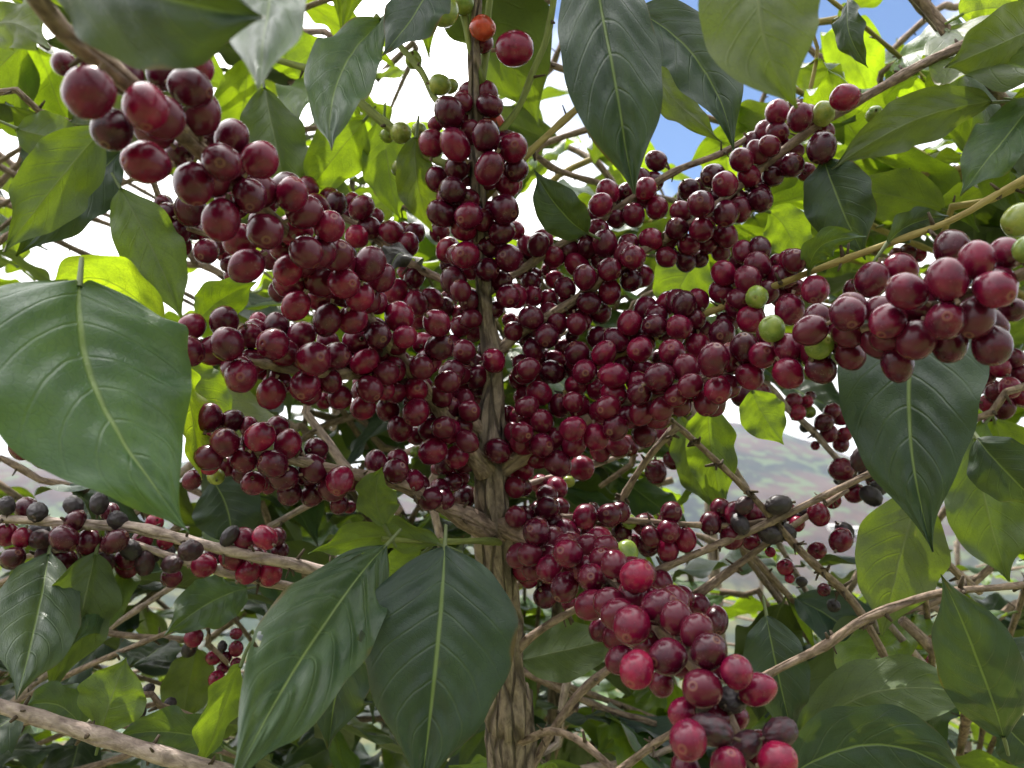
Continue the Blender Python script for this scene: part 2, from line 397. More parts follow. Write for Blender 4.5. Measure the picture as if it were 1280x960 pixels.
def polar_sheet(name, r0, r1, nr, na, zf, m, a0=-180, a1=180, zoff=0):
    vs, fs = [], []
    for i in range(nr + 1):
        r = r0 * (r1 / r0) ** (i / nr)
        for k in range(na + 1):
            a = R(a0 + (a1 - a0) * k / na)
            x, y = r * math.sin(a), r * math.cos(a)
            vs.append((x, y, zf(x, y) + zoff))
    for i in range(nr):
        for k in range(na):
            a = i * (na + 1) + k
            fs.append((a, a + na + 1, a + na + 2, a + 1))
    o = mesh_obj(name, vs, fs, m); o['kind'] = 'structure'
    return o
mg, nt = mat('leaf_litter_soil')
tcg = N(nt, 'ShaderNodeTexCoord'); n1 = N(nt, 'ShaderNodeTexNoise'); setin(n1, Scale=3.0, Detail=8.0); nt.links.new(tcg.outputs['Object'], n1.inputs['Vector'])
n2 = N(nt, 'ShaderNodeTexNoise'); setin(n2, Scale=0.35, Detail=4.0); nt.links.new(tcg.outputs['Object'], n2.inputs['Vector'])
rg = ramp(nt, [(0.3, (0.05, 0.035, 0.022)), (0.55, (0.14, 0.10, 0.06)), (0.75, (0.25, 0.21, 0.11))]); nt.links.new(n1.outputs['Fac'], rg.inputs[0])
cg = mixc(nt, maprange(nt, n2.outputs['Fac'], 0.42, 0.58, 0, 1), rg.outputs[0], (0.09, 0.12, 0.035))
p = N(nt, 'ShaderNodeBsdfPrincipled'); nt.links.new(cg, p.inputs['Base Color']); p.inputs['Roughness'].default_value = 0.9
b = N(nt, 'ShaderNodeBump'); setin(b, Strength=0.6, Distance=0.05); nt.links.new(n1.outputs['Fac'], b.inputs['Height']); nt.links.new(b.outputs[0], p.inputs['Normal'])
o_ = N(nt, 'ShaderNodeOutputMaterial'); nt.links.new(p.outputs[0], o_.inputs[0])
polar_sheet('ground', 0.25, 60, 60, 120, ground_z, mg)
mh, nt = mat('hillside')
tcg = N(nt, 'ShaderNodeTexCoord')
n1 = N(nt, 'ShaderNodeTexNoise'); setin(n1, Scale=0.009, Detail=9.0, Roughness=0.62); nt.links.new(tcg.outputs['Object'], n1.inputs['Vector'])
n2 = N(nt, 'ShaderNodeTexNoise'); setin(n2, Scale=0.045, Detail=6.0); nt.links.new(tcg.outputs['Object'], n2.inputs['Vector'])
rg = ramp(nt, [(0.34, (0.005, 0.008, 0.007)), (0.42, (0.014, 0.014, 0.011)), (0.50, (0.036, 0.018, 0.015)), (0.64, (0.062, 0.034, 0.025))]); nt.links.new(n1.outputs['Fac'], rg.inputs[0])
cg = mixc(nt, maprange(nt, n2.outputs['Fac'], 0.52, 0.6, 0, 0.85), rg.outputs[0], (0.055, 0.08, 0.03))
sz = N(nt, 'ShaderNodeSeparateXYZ'); nt.links.new(tcg.outputs['Object'], sz.inputs[0])
low = maprange(nt, math_n(nt, 'MULTIPLY_ADD', n1.outputs['Fac'], 90.0, sz.outputs[2]), -60.0, 30.0, 1.0, 0.0, True)
fld = ramp(nt, [(0.42, (0.012, 0.028, 0.008)), (0.5, (0.045, 0.062, 0.014)), (0.6, (0.095, 0.085, 0.024))]); nt.links.new(n2.outputs['Fac'], fld.inputs[0])
cg = mixc(nt, math_n(nt, 'MULTIPLY', low, 0.9), cg, fld.outputs[0])       # cultivated green valley floor
p = N(nt, 'ShaderNodeBsdfPrincipled'); nt.links.new(cg, p.inputs['Base Color']); p.inputs['Roughness'].default_value = 0.95
o_ = N(nt, 'ShaderNodeOutputMaterial'); nt.links.new(p.outputs[0], o_.inputs[0])
polar_sheet('hills', 50, 2400, 90, 240, hill_z, mh, zoff=-3)

# valley air
v, f = [], []
def box(v, f, x0, x1, y0, y1, z0, z1):
    b = len(v)
    v += [(x, y, z) for z in (z0, z1) for x, y in ((x0, y0), (x1, y0), (x1, y1), (x0, y1))]
    f += [(b, b + 3, b + 2, b + 1), (b + 4, b + 5, b + 6, b + 7)] + [(b + k, b + (k + 1) % 4, b + 4 + (k + 1) % 4, b + 4 + k) for k in range(4)]
box(v, f, -2600, 2600, -2600, 2600, -420, 205)
mz = bpy.data.materials.new('valley_haze'); mz.use_nodes = True; nz_ = mz.node_tree; nz_.nodes.clear()
pv = N(nz_, 'ShaderNodeVolumePrincipled'); pv.inputs['Color'].default_value = (0.55, 0.74, 1.0, 1); pv.inputs['Density'].default_value = 0.00011; pv.inputs['Anisotropy'].default_value = 0.2
ov = N(nz_, 'ShaderNodeOutputMaterial'); nz_.links.new(pv.outputs[0], ov.inputs['Volume'])
hz = mesh_obj('haze', v, f, mz, smooth=False); hz['kind'] = 'stuff'
# far houses on the opposite slope
def plain(name, c, rough=0.8):
    m, nt = mat(name)
    t = N(nt, 'ShaderNodeTexCoord'); n = N(nt, 'ShaderNodeTexNoise'); setin(n, Scale=0.8, Detail=5.0); nt.links.new(t.outputs['Object'], n.inputs['Vector'])
    cc = mixc(nt, maprange(nt, n.outputs['Fac'], 0.3, 0.7, 0, 1), tuple(x * .8 for x in c), c)
    p = N(nt, 'ShaderNodeBsdfPrincipled'); nt.links.new(cc, p.inputs['Base Color']); p.inputs['Roughness'].default_value = rough
    o = N(nt, 'ShaderNodeOutputMaterial'); nt.links.new(p.outputs[0], o.inputs[0])
    return m
M_WALL, M_ROOF, M_GLASS = plain('house_wall', (0.78, 0.76, 0.72)), plain('roof_sheet', (0.42, 0.40, 0.39)), plain('dark_pane', (0.05, 0.06, 0.07), 0.2)
def box(v, f, x0, x1, y0, y1, z0, z1):
    b = len(v)
    v += [(x, y, z) for z in (z0, z1) for x, y in ((x0, y0), (x1, y0), (x1, y1), (x0, y1))]
    f += [(b, b + 3, b + 2, b + 1), (b + 4, b + 5, b + 6, b + 7)] + [(b + k, b + (k + 1) % 4, b + 4 + (k + 1) % 4, b + 4 + k) for k in range(4)]
def house(az, r, w, dep, h, label):
    x, y = r * math.sin(R(az)), r * math.cos(R(az))
    z = hill_z(x, y) - 3
    t = thing('house', label, 'house', (x, y, z), 'white houses on the far hillside')
    t.rotation_euler = (0, 0, -R(az) + .3)
    v, f = [], []; box(v, f, -w / 2, w / 2, -dep / 2, dep / 2, -3, h); mesh_obj('wall', v, f, M_WALL, t, smooth=False)
    e = .6
    v = [(-w / 2 - e, -dep / 2 - e, h), (w / 2 + e, -dep / 2 - e, h), (w / 2 + e, dep / 2 + e, h), (-w / 2 - e, dep / 2 + e, h), (-w / 2 - e, 0, h + 2.2), (w / 2 + e, 0, h + 2.2)]
    v = [(a, b_, c + .02) for a, b_, c in v]
    mesh_obj('roof', v, [(0, 1, 5, 4), (2, 3, 4, 5), (0, 4, 3), (1, 2, 5), (3, 2, 1, 0)], M_ROOF, t, smooth=False)
    for k in (-.28, .28):
        v, f = [], []; box(v, f, k * w - .7, k * w + .7, -dep / 2 - .05, -dep / 2 + .1, 1.1, 2.3); mesh_obj('window', v, f, M_GLASS, t, smooth=False)
    v, f = [], []; box(v, f, -.5, .5, -dep / 2 - .06, -dep / 2 + .1, 0, 2.1); mesh_obj('door', v, f, M_ROOF, t, smooth=False)
house(22.5, 850, 15, 9, 4, 'widest white house on the hillside, leftmost of the far houses')
house(23.6, 860, 10, 8, 4, 'small white house in the middle of the row on the far hillside')
house(24.6, 845, 13, 9, 4, 'white house at the right end of the row on the far hillside')

# ------------------------------------------------------------------ leaves
def prof(t, sh=0.0):
    t = min(1, max(0, t))
    q = max(0.0, math.sin(math.pi * t ** (.86 + sh))) ** .85
    k = min(1, max(0, (t - .72) / .28)); k = k * k * (3 - 2 * k)
    return max(.012, q * (1 - .6 * k))
def leaf_geo(spine, side, nrm, halfw, length, nu=40, nv=9, fold=0.25, curl=0.2, wave=0.038, wfreq=3.2, quilt=0.017, sh=0.0, seed=0, holes=(), NV=7.5):
    """leaf blade on a spine; spine(t), side(t), nrm(t) are Vectors; returns verts, faces, uvs per vertex"""
    rr = random.Random(seed)
    p1, p2 = rr.uniform(0, 6.28), rr.uniform(0, 6.28)
    vs, uvs, fs = [], [], []
    cols = 2 * nv + 1
    for i in range(nu + 1):
        t = i / nu
        # smooth width
        w = halfw * (prof(t, sh) * .5 + .25 * prof(max(0, t - .02), sh) + .25 * prof(min(1, t + .02), sh))
        c, S, Nn = spine(t), side(t), nrm(t)
        env = min(1, t * 6) * min(1, (1 - t) * 5)
        for j in range(cols):
            v = (j - nv) / nv
            a = abs(v)
            ph = p1 if v > 0 else p2
            ww = w * (1 + .02 * env * math.sin(wfreq * 1.3 * 6.28 * t + ph) + .05 * env * noise.noise(Vector((t * 4, v, seed * 1.7))))
            h = fold * a * w - curl * a * a * w
            h += wave * length * env * a ** 2.2 * (math.sin(6.28 * wfreq * t + ph) + .25 * math.sin(6.28 * wfreq * 1.7 * t + ph * 2.3))
            phs = t * NV - 2.1 * a ** 1.25
            h += quilt * length * abs(math.sin(math.pi * phs)) ** .8 * min(1, a * 5) * (1 - a) ** .7 * env
            h += .03 * length * noise.noise(Vector((t * 3, v * 1.5, seed * 3.3))) + .007 * length * env * noise.noise(Vector((t * 11, v * 4.5, seed * 2.1)))
            vs.append(c + S * (v * ww) + Nn * h)
            uvs.append((t, (v + 1) / 2))
    for i in range(nu):
        for j in range(2 * nv):
            if holes:
                t = (i + .5) / nu; v = (j + .5 - nv) / nv
                if any(((t - ht) / hr) ** 2 + ((v - hv) / (hr * 2.2)) ** 2 < 1 for ht, hv, hr in holes): continue
            a = i * cols + j
            fs.append((a, a + cols, a + cols + 1, a + 1))
    return vs, fs, uvs
def petiole(vs, fs, uvs, p, back, nrm, ln, r):
    """short stalk behind the blade"""
    base = len(vs)
    sd = back.cross(nrm).normalized()
    for k, q in ((0, -.15), (1, .5), (2, 1.0)):
        c = p + back * (ln * q) - nrm * (r * .6 + ln * .08 * q * q)
        for m_ in range(6):
            A = m_ * math.pi / 3
            vs.append(c + (sd * math.cos(A) + nrm * math.sin(A)) * r * (1 - .15 * k)); uvs.append((0.02, 0.5))
    for k in range(2):
        for m_ in range(6):
            m2 = (m_ + 1) % 6
            fs.append((base + k * 6 + m_, base + k * 6 + m2, base + k * 6 + 6 + m2, base + k * 6 + 6 + m_))
def put_uv(o, uvs):
    me = o.data
    ul = me.uv_layers.new(name='UVMap')
    li = np.zeros(len(me.loops), int); me.loops.foreach_get('vertex_index', li)
    ul.data.foreach_set('uv', np.array(uvs, float)[li].ravel())

# leaf colours; the fourth number is how much light the blade lets through (old leaves are thick, young ones thin)
DARK, MID, FRESH, OLIVE, YEL = (0.018, 0.043, 0.026, .05), (0.026, 0.064, 0.027, .14), (0.045, 0.098, 0.026, .32), (0.055, 0.075, 0.024, .22), (0.15, 0.17, 0.03, .5)
def hero_leaf(parent, b, m, t, wpx, roll=0, color=MID, label=None, stalk=0.012, **kw):
    """leaf whose midrib runs b > m > t, each (x, y, depth); roll 0 turns the upper face to the camera, 180 the underside"""
    B, Mi, T = pix(*b), pix(*m), pix(*t)
    Q = 2 * Mi - (B + T) / 2                # Bezier control point so that the curve passes m
    def spine(s): return B * (1 - s) ** 2 + Q * (2 * s * (1 - s)) + T * s * s
    def tan(s): return ((Q - B) * (1 - s) + (T - Q) * s).normalized()
    def nrm(s):
        tg = tan(s); n = (CAM - spine(s)); n = (n - tg * n.dot(tg)).normalized()
        return Quaternion(tg, R(roll)) @ n
    n0 = nrm(.5)
    def nrm2(s):                            # keep the twist of the blade gentle
        tg = tan(s); n = n0 - tg * n0.dot(tg); return n.normalized()
    def side(s): return nrm2(s).cross(tan(s)).normalized()
    hw = wpx / 2 * m[2] / FPX / max(.45, abs(math.cos(R(roll))))
    ln = (Mi - B).length + (T - Mi).length
    vs, fs, uvs = leaf_geo(spine, side, nrm2, hw, ln, seed=random.randint(0, 9999), **kw)
    petiole(vs, fs, uvs, B, -tan(0), nrm2(0), stalk, .0011)
    po = origin(parent)
    o = mesh_obj('leaf', [v - B for v in vs], fs, M_LEAF, parent, B - po)
    put_uv(o, uvs)
    o.color = color
    if label: o['label'] = label
    return o

LEAF_MESH = []
HOLES = {1: [(.35, .95, .05), (.6, -.4, .02)], 4: [(.7, -.95, .06), (.3, .5, .022), (.33, .62, .02)], 7: [(.5, 1.0, .07)]}
def make_leaf_variants():
    for k in range(10):
        rr = random.Random(100 + k)
        bend = rr.uniform(-.10, .28)
        sway = rr.uniform(-.08, .08)
        def spine(s): return Vector((sway * s * s, s, -bend * s * s + .06 * s))
        def tan(s): return Vector((2 * sway * s, 1, -2 * bend * s + .06)).normalized()
        def nrm(s): tg = tan(s); n = Vector((0, 0, 1)); return (n - tg * n.dot(tg)).normalized()
        def side(s): return nrm(s).cross(tan(s)).normalized()
        vs, fs, uvs = leaf_geo(spine, side, nrm, rr.uniform(.19, .235), 1.0, nu=34, nv=8, fold=rr.uniform(.05, .5), curl=rr.uniform(0, .35), wave=rr.uniform(.02, .055), wfreq=rr.uniform(2, 4), seed=k, sh=rr.uniform(-.12, .15), holes=HOLES.get(k, ()))
        petiole(vs, fs, uvs, spine(0), Vector((0, -1, 0)), Vector((0, 0, 1)), .09, .009)
        o = mesh_obj('leaf', vs, fs, M_LEAF); put_uv(o, uvs)
        LEAF_MESH.append(o.data)
        bpy.data.objects.remove(o)
make_leaf_variants()
GAPS = [(120, 285, 80), (205, 260, 45), (345, 140, 34), (535, 110, 38), (500, 130, 26), (270, 350, 34), (690, 85, 22), (865, 60, 50), (850, 170, 42), (820, 20, 40),
        (985, 540, 52), (955, 590, 50), (1050, 640, 48), (940, 620, 40), (1080, 30, 26), (975, 100, 26), (740, 380, 40), (850, 350, 30), (390, 520, 0),
        (140, 830, 26), (1210, 650, 30), (930, 800, 30), (620, 420, 30), (370, 390, 22), (60, 560, 26), (268, 825, 36), (240, 800, 22), (200, 880, 26)]
def free_leaf(parent, base, d, nrm, ln, color, gaps=True):
    """a leaf copy: base point, direction, face normal, length"""
    if gaps:
        for q in (.4, .8):
            pp = proj(base + d * ln * q)
            if pp and any((pp[0] - x) ** 2 + (pp[1] - y) ** 2 < r * r for x, y, r in GAPS): return None
    z = (nrm - d * nrm.dot(d)).normalized()
    x = d.cross(z).normalized()
    o = bpy.data.objects.new('leaf', random.choice(LEAF_MESH))
    M = Matrix((x, d, z)).transposed().to_4x4()
    o.rotation_mode = 'QUATERNION'
    o.rotation_quaternion = M.to_quaternion()
    o.location = base + d * ln * .09 - origin(parent)
    wv = random.uniform(.88, 1.15)
    o.scale = (ln * wv, ln, ln)
    o.parent = parent
    o.color = color
    col.objects.link(o)
    return o
def jitter(c, s=.2):
    k = random.uniform(1 - s, 1 + s); return (c[0] * k * random.uniform(.9, 1.15), c[1] * k, c[2] * k * random.uniform(.85, 1.2), min(.5, c[3] * random.uniform(.7, 1.35)))
def rnd(s=1.0): return Vector((random.gauss(0, s), random.gauss(0, s), random.gauss(0, s)))

# ------------------------------------------------------------------ branches
def branch(parent, pts, wood='t', seed=1, node=0.035, step=0.006, name='branch', stub=2, nseg=10, rough=0.10, world_pts=False):
    """branch through rows (x, y, depth, width in px)"""
    rows = [(*(p[:3] if world_pts else pix(p[0], p[1], p[2])), (p[3] if world_pts else p[3] / 2 * p[2] / FPX)) for p in pts]
    rows[0] = (*rows[0][:3], rows[0][3] * 1.45)      # collar at the stem
    S = catmull(rows, step)
    bk = Bark()
    bk.tube(S, nseg, rough, node, .22, seed)
    if stub: bk.stubs(S, node, seed, stub, mat=1)
    o = bk.build(name, [BARKS[wood], M_STUB], parent, Vector(S[0][:3]))
    return o, S

# --- main tree ------------------------------------------------------------------
root_xy = pix(640, 1000, .47)
base = Vector((root_xy.x + .01, root_xy.y + .015, ground_z(root_xy.x, root_xy.y)))
tree = thing('coffee_tree', 'coffee tree in the centre loaded with clusters of dark red ripe cherries', 'coffee tree', base)
TR = [(640, 1000, .470, 62), (637, 900, .468, 54), (629, 780, .462, 47), (619, 690, .455, 50), (615, 600, .45, 48), (613, 530, .452, 41), (617, 465, .455, 27), (607, 385, .45, 23), (599, 250, .44, 20), (594, 130, .435, 18), (593, 50, .43, 15), (600, -40, .43, 11)]
rows = [(*base, .019), (*(base.lerp(root_xy, .55) + Vector((.012, 0, 0))), .0165)] + [(*pix(p[0], p[1], p[2]), p[3] * .44 * p[2] / FPX) for p in TR]
St = catmull(rows, .003)
bk = Bark(); bk.tube(St, 44, .30, .055, .16, 2)
rr = random.Random(5)
trunk = bk.build('trunk', [M_TRUNK, M_STUB], tree, base)
TRUNK_F = [p for p in TR if p[1] < 420]
BR = {}   # key: (object, pixel polyline)
def mb(key, pts, **kw):
    back = kw.pop('back', 0)                       # the fruit hides the stem: it runs a little behind the cluster axis
    o, S = branch(tree, [pts[0]] + [(p[0], p[1], p[2] + back, p[3]) for p in pts[1:]], seed=len(BR) + 3, **{'stub': 3, **kw})
    BR[key] = (o, pts); return o
mb('B1', [(608, 590, .445, 18), (540, 500, .415, 17), (470, 410, .375, 16), (400, 330, .33, 16), (330, 265, .285, 18), (240, 178, .24, 22), (150, 95, .205, 25), (75, 35, .18, 25), (30, -30, .17, 25)], back=.008)
mb('B1b', [(600, 370, .45, 8), (550, 348, .47, 10), (505, 325, .48, 11), (450, 283, .49, 9), (390, 265, .495, 8), (300, 300, .50, 8), (235, 285, .50, 7), (172, 262, .50, 5)])
mb('B2', [(608, 545, .45, 15), (540, 495, .43, 14), (480, 472, .405, 13), (390, 465, .365, 13), (300, 448, .345, 11), (235, 428, .335, 9), (208, 420, .335, 7)])
mb('B3', [(622, 668, .452, 26), (560, 636, .43, 20), (500, 606, .405, 16), (440, 592, .385, 14), (370, 576, .37, 12), (300, 562, .365, 10), (240, 562, .365, 7)])
mb('B4', [(616, 450, .455, 12), (640, 424, .455, 12), (720, 374, .45, 11), (800, 316, .45, 11), (870, 276, .45, 11), (930, 228, .455, 10), (1000, 172, .455, 10), (1070, 128, .45, 11), (1150, 82, .45, 11), (1190, 63, .45, 11), (1235, 40, .45, 10), (1310, 0, .45, 8)])
mb('B5', [(606, 365, .45, 10), (645, 342, .46, 10), (690, 312, .465, 10), (765, 266, .47, 10), (840, 216, .475, 9), (905, 190, .48, 8), (970, 150, .49, 6)], wood='t')
mb('B6', [(618, 592, .45, 18), (700, 542, .435, 15), (780, 504, .42, 13), (850, 483, .395, 12), (930, 456, .365, 12), (1000, 436, .335, 12), (1085, 410, .295, 13), (1180, 382, .27, 14), (1280, 342, .25, 15), (1350, 320, .24, 15)], back=.006)
mb('B6b', [(640, 575, .46, 9), (720, 478, .455, 8), (790, 436, .44, 8), (870, 397, .43, 8), (905, 383, .425, 8), (1005, 343, .395, 8), (1090, 312, .375, 9), (1190, 275, .365, 8), (1250, 240, .36, 7), (1310, 205, .36, 6)], wood='y')
mb('B7', [(628, 655, .45, 20), (690, 690, .41, 16), (750, 715, .37, 16), (792, 748, .33, 18), (840, 800, .285, 20), (880, 845, .268, 20), (905, 885, .262, 14), (935, 950, .255, 11), (960, 1015, .245, 10)], back=.008)
mb('B8a', [(625, 640, .455, 9.8), (700, 646, .46, 8.2), (780, 650, .465, 8.2), (850, 655, .465, 7.4), (915, 657, .465, 7.4), (975, 648, .47, 5.7)])
mb('B8b', [(630, 825, .462, 11.5), (672, 790, .46, 9.8), (715, 764, .46, 9.0), (760, 742, .46, 9.0), (820, 714, .46, 9.0), (900, 680, .46, 9.0), (960, 654, .46, 9.0), (1040, 615, .46, 8.2), (1095, 588, .46, 8.2), (1140, 565, .46, 7.4)])
mb('B8c', [(870, 744, .475, 9.0), (920, 708, .475, 9.0), (960, 678, .475, 8.2), (1010, 645, .478, 7.4), (1060, 612, .48, 5.7)])
mb('B8d', [(760, 515, .43, 7.4), (820, 515, .445, 7.4), (846, 532, .45, 7.4), (880, 562, .45, 7.4), (920, 600, .455, 7.4), (955, 636, .46, 8.2), (1000, 688, .47, 9.0), (1060, 745, .48, 9.8), (1090, 790, .48, 9.0), (1118, 845, .485, 8.2)], node=.024, stub=6)
mb('B8e', [(846, 532, .45, 7.4), (815, 566, .452, 8.2), (790, 602, .455, 8.2), (768, 640, .46, 8.2), (730, 690, .465, 8.2), (640, 735, .462, 9.0)], node=.024, stub=5)
mb('B9a', [(634, 935, .468, 9.8), (660, 924, .46, 9.0), (688, 913, .45, 9.0), (718, 922, .44, 9.0), (746, 943, .43, 9.0), (780, 975, .42, 8.2)], rough=.2)
mb('B9b', [(645, 990, .47, 10.7), (690, 915, .475, 9.8), (725, 866, .48, 10.7), (768, 830, .48, 9.8), (810, 785, .485, 8.2)])
mb('B9d', [(760, 975, .42, 8.2), (830, 922, .41, 8.2), (900, 885, .405, 9.0), (960, 843, .40, 9.8), (1030, 808, .395, 10.7), (1085, 772, .39, 10.7), (1170, 742, .39, 9.0), (1250, 734, .39, 8.2), (1310, 728, .39, 7.4)])
mb('B10', [(625, 815, .465, 20), (560, 778, .46, 20), (480, 742, .45, 18), (395, 712, .44, 15), (320, 696, .43, 13), (250, 680, .425, 13), (170, 660, .42, 13), (110, 656, .42, 12), (60, 652, .42, 11), (-10, 648, .42, 9)], wood='p', node=.02, stub=3)
mb('B10b', [(500, 760, .47, 12), (400, 742, .46, 12), (310, 722, .45, 12), (232, 702, .44, 10), (150, 676, .43, 8), (100, 682, .43, 8), (50, 692, .43, 7), (-20, 708, .43, 6)], wood='p', node=.025, stub=3)
mb('B11', [(628, 1130, .47, 26), (450, 1030, .42, 24), (280, 968, .385, 22), (180, 938, .375, 20), (110, 916, .37, 19), (50, 898, .365, 18), (-30, 874, .36, 17)], wood='p', node=.03, stub=3)
mb('T1', [(630, 678, .45, 8), (600, 676, .43, 8), (560, 677, .41, 8), (520, 676, .40, 7), (478, 674, .39, 6)], wood='g', stub=0)
mb('S1', [(602, 105, .435, 9), (588, 60, .43, 9), (580, 20, .43, 9), (560, -30, .43, 8)], wood='g', stub=0)
mb('S2', [(600, 108, .435, 9), (608, 60, .44, 9), (612, 0, .445, 8), (625, -60, .45, 8)], wood='g', stub=0)
mb('S3', [(600, 190, .44, 8), (645, 140, .44, 8), (668, 85, .44, 8), (684, 45, .44, 8), (695, -20, .44, 8)], wood='g', stub=1)
mb('S4', [(604, 245, .445, 9), (662, 190, .45, 9), (700, 155, .46, 9), (742, 118, .47, 9), (790, 80, .48, 7)], wood='y', stub=1)
mb('S5', [(592, 140, .44, 8), (548, 128, .45, 8), (527, 90, .46, 8), (498, 55, .47, 8), (470, 20, .48, 7)], wood='g', stub=1)
mb('S6', [(598, 215, .44, 10), (545, 200, .46, 10), (505, 172, .47, 11), (470, 145, .475, 11), (437, 117, .48, 10), (400, 92, .49, 9), (330, 70, .5, 7)], wood='g', stub=1)
mb('FAR', [(608, 620, .46, 6), (800, 560, .56, 6), (940, 480, .62, 8), (985, 512, .63, 8), (1014, 537, .63, 8), (1048, 575, .63, 7), (1075, 600, .63, 5)], wood='p')

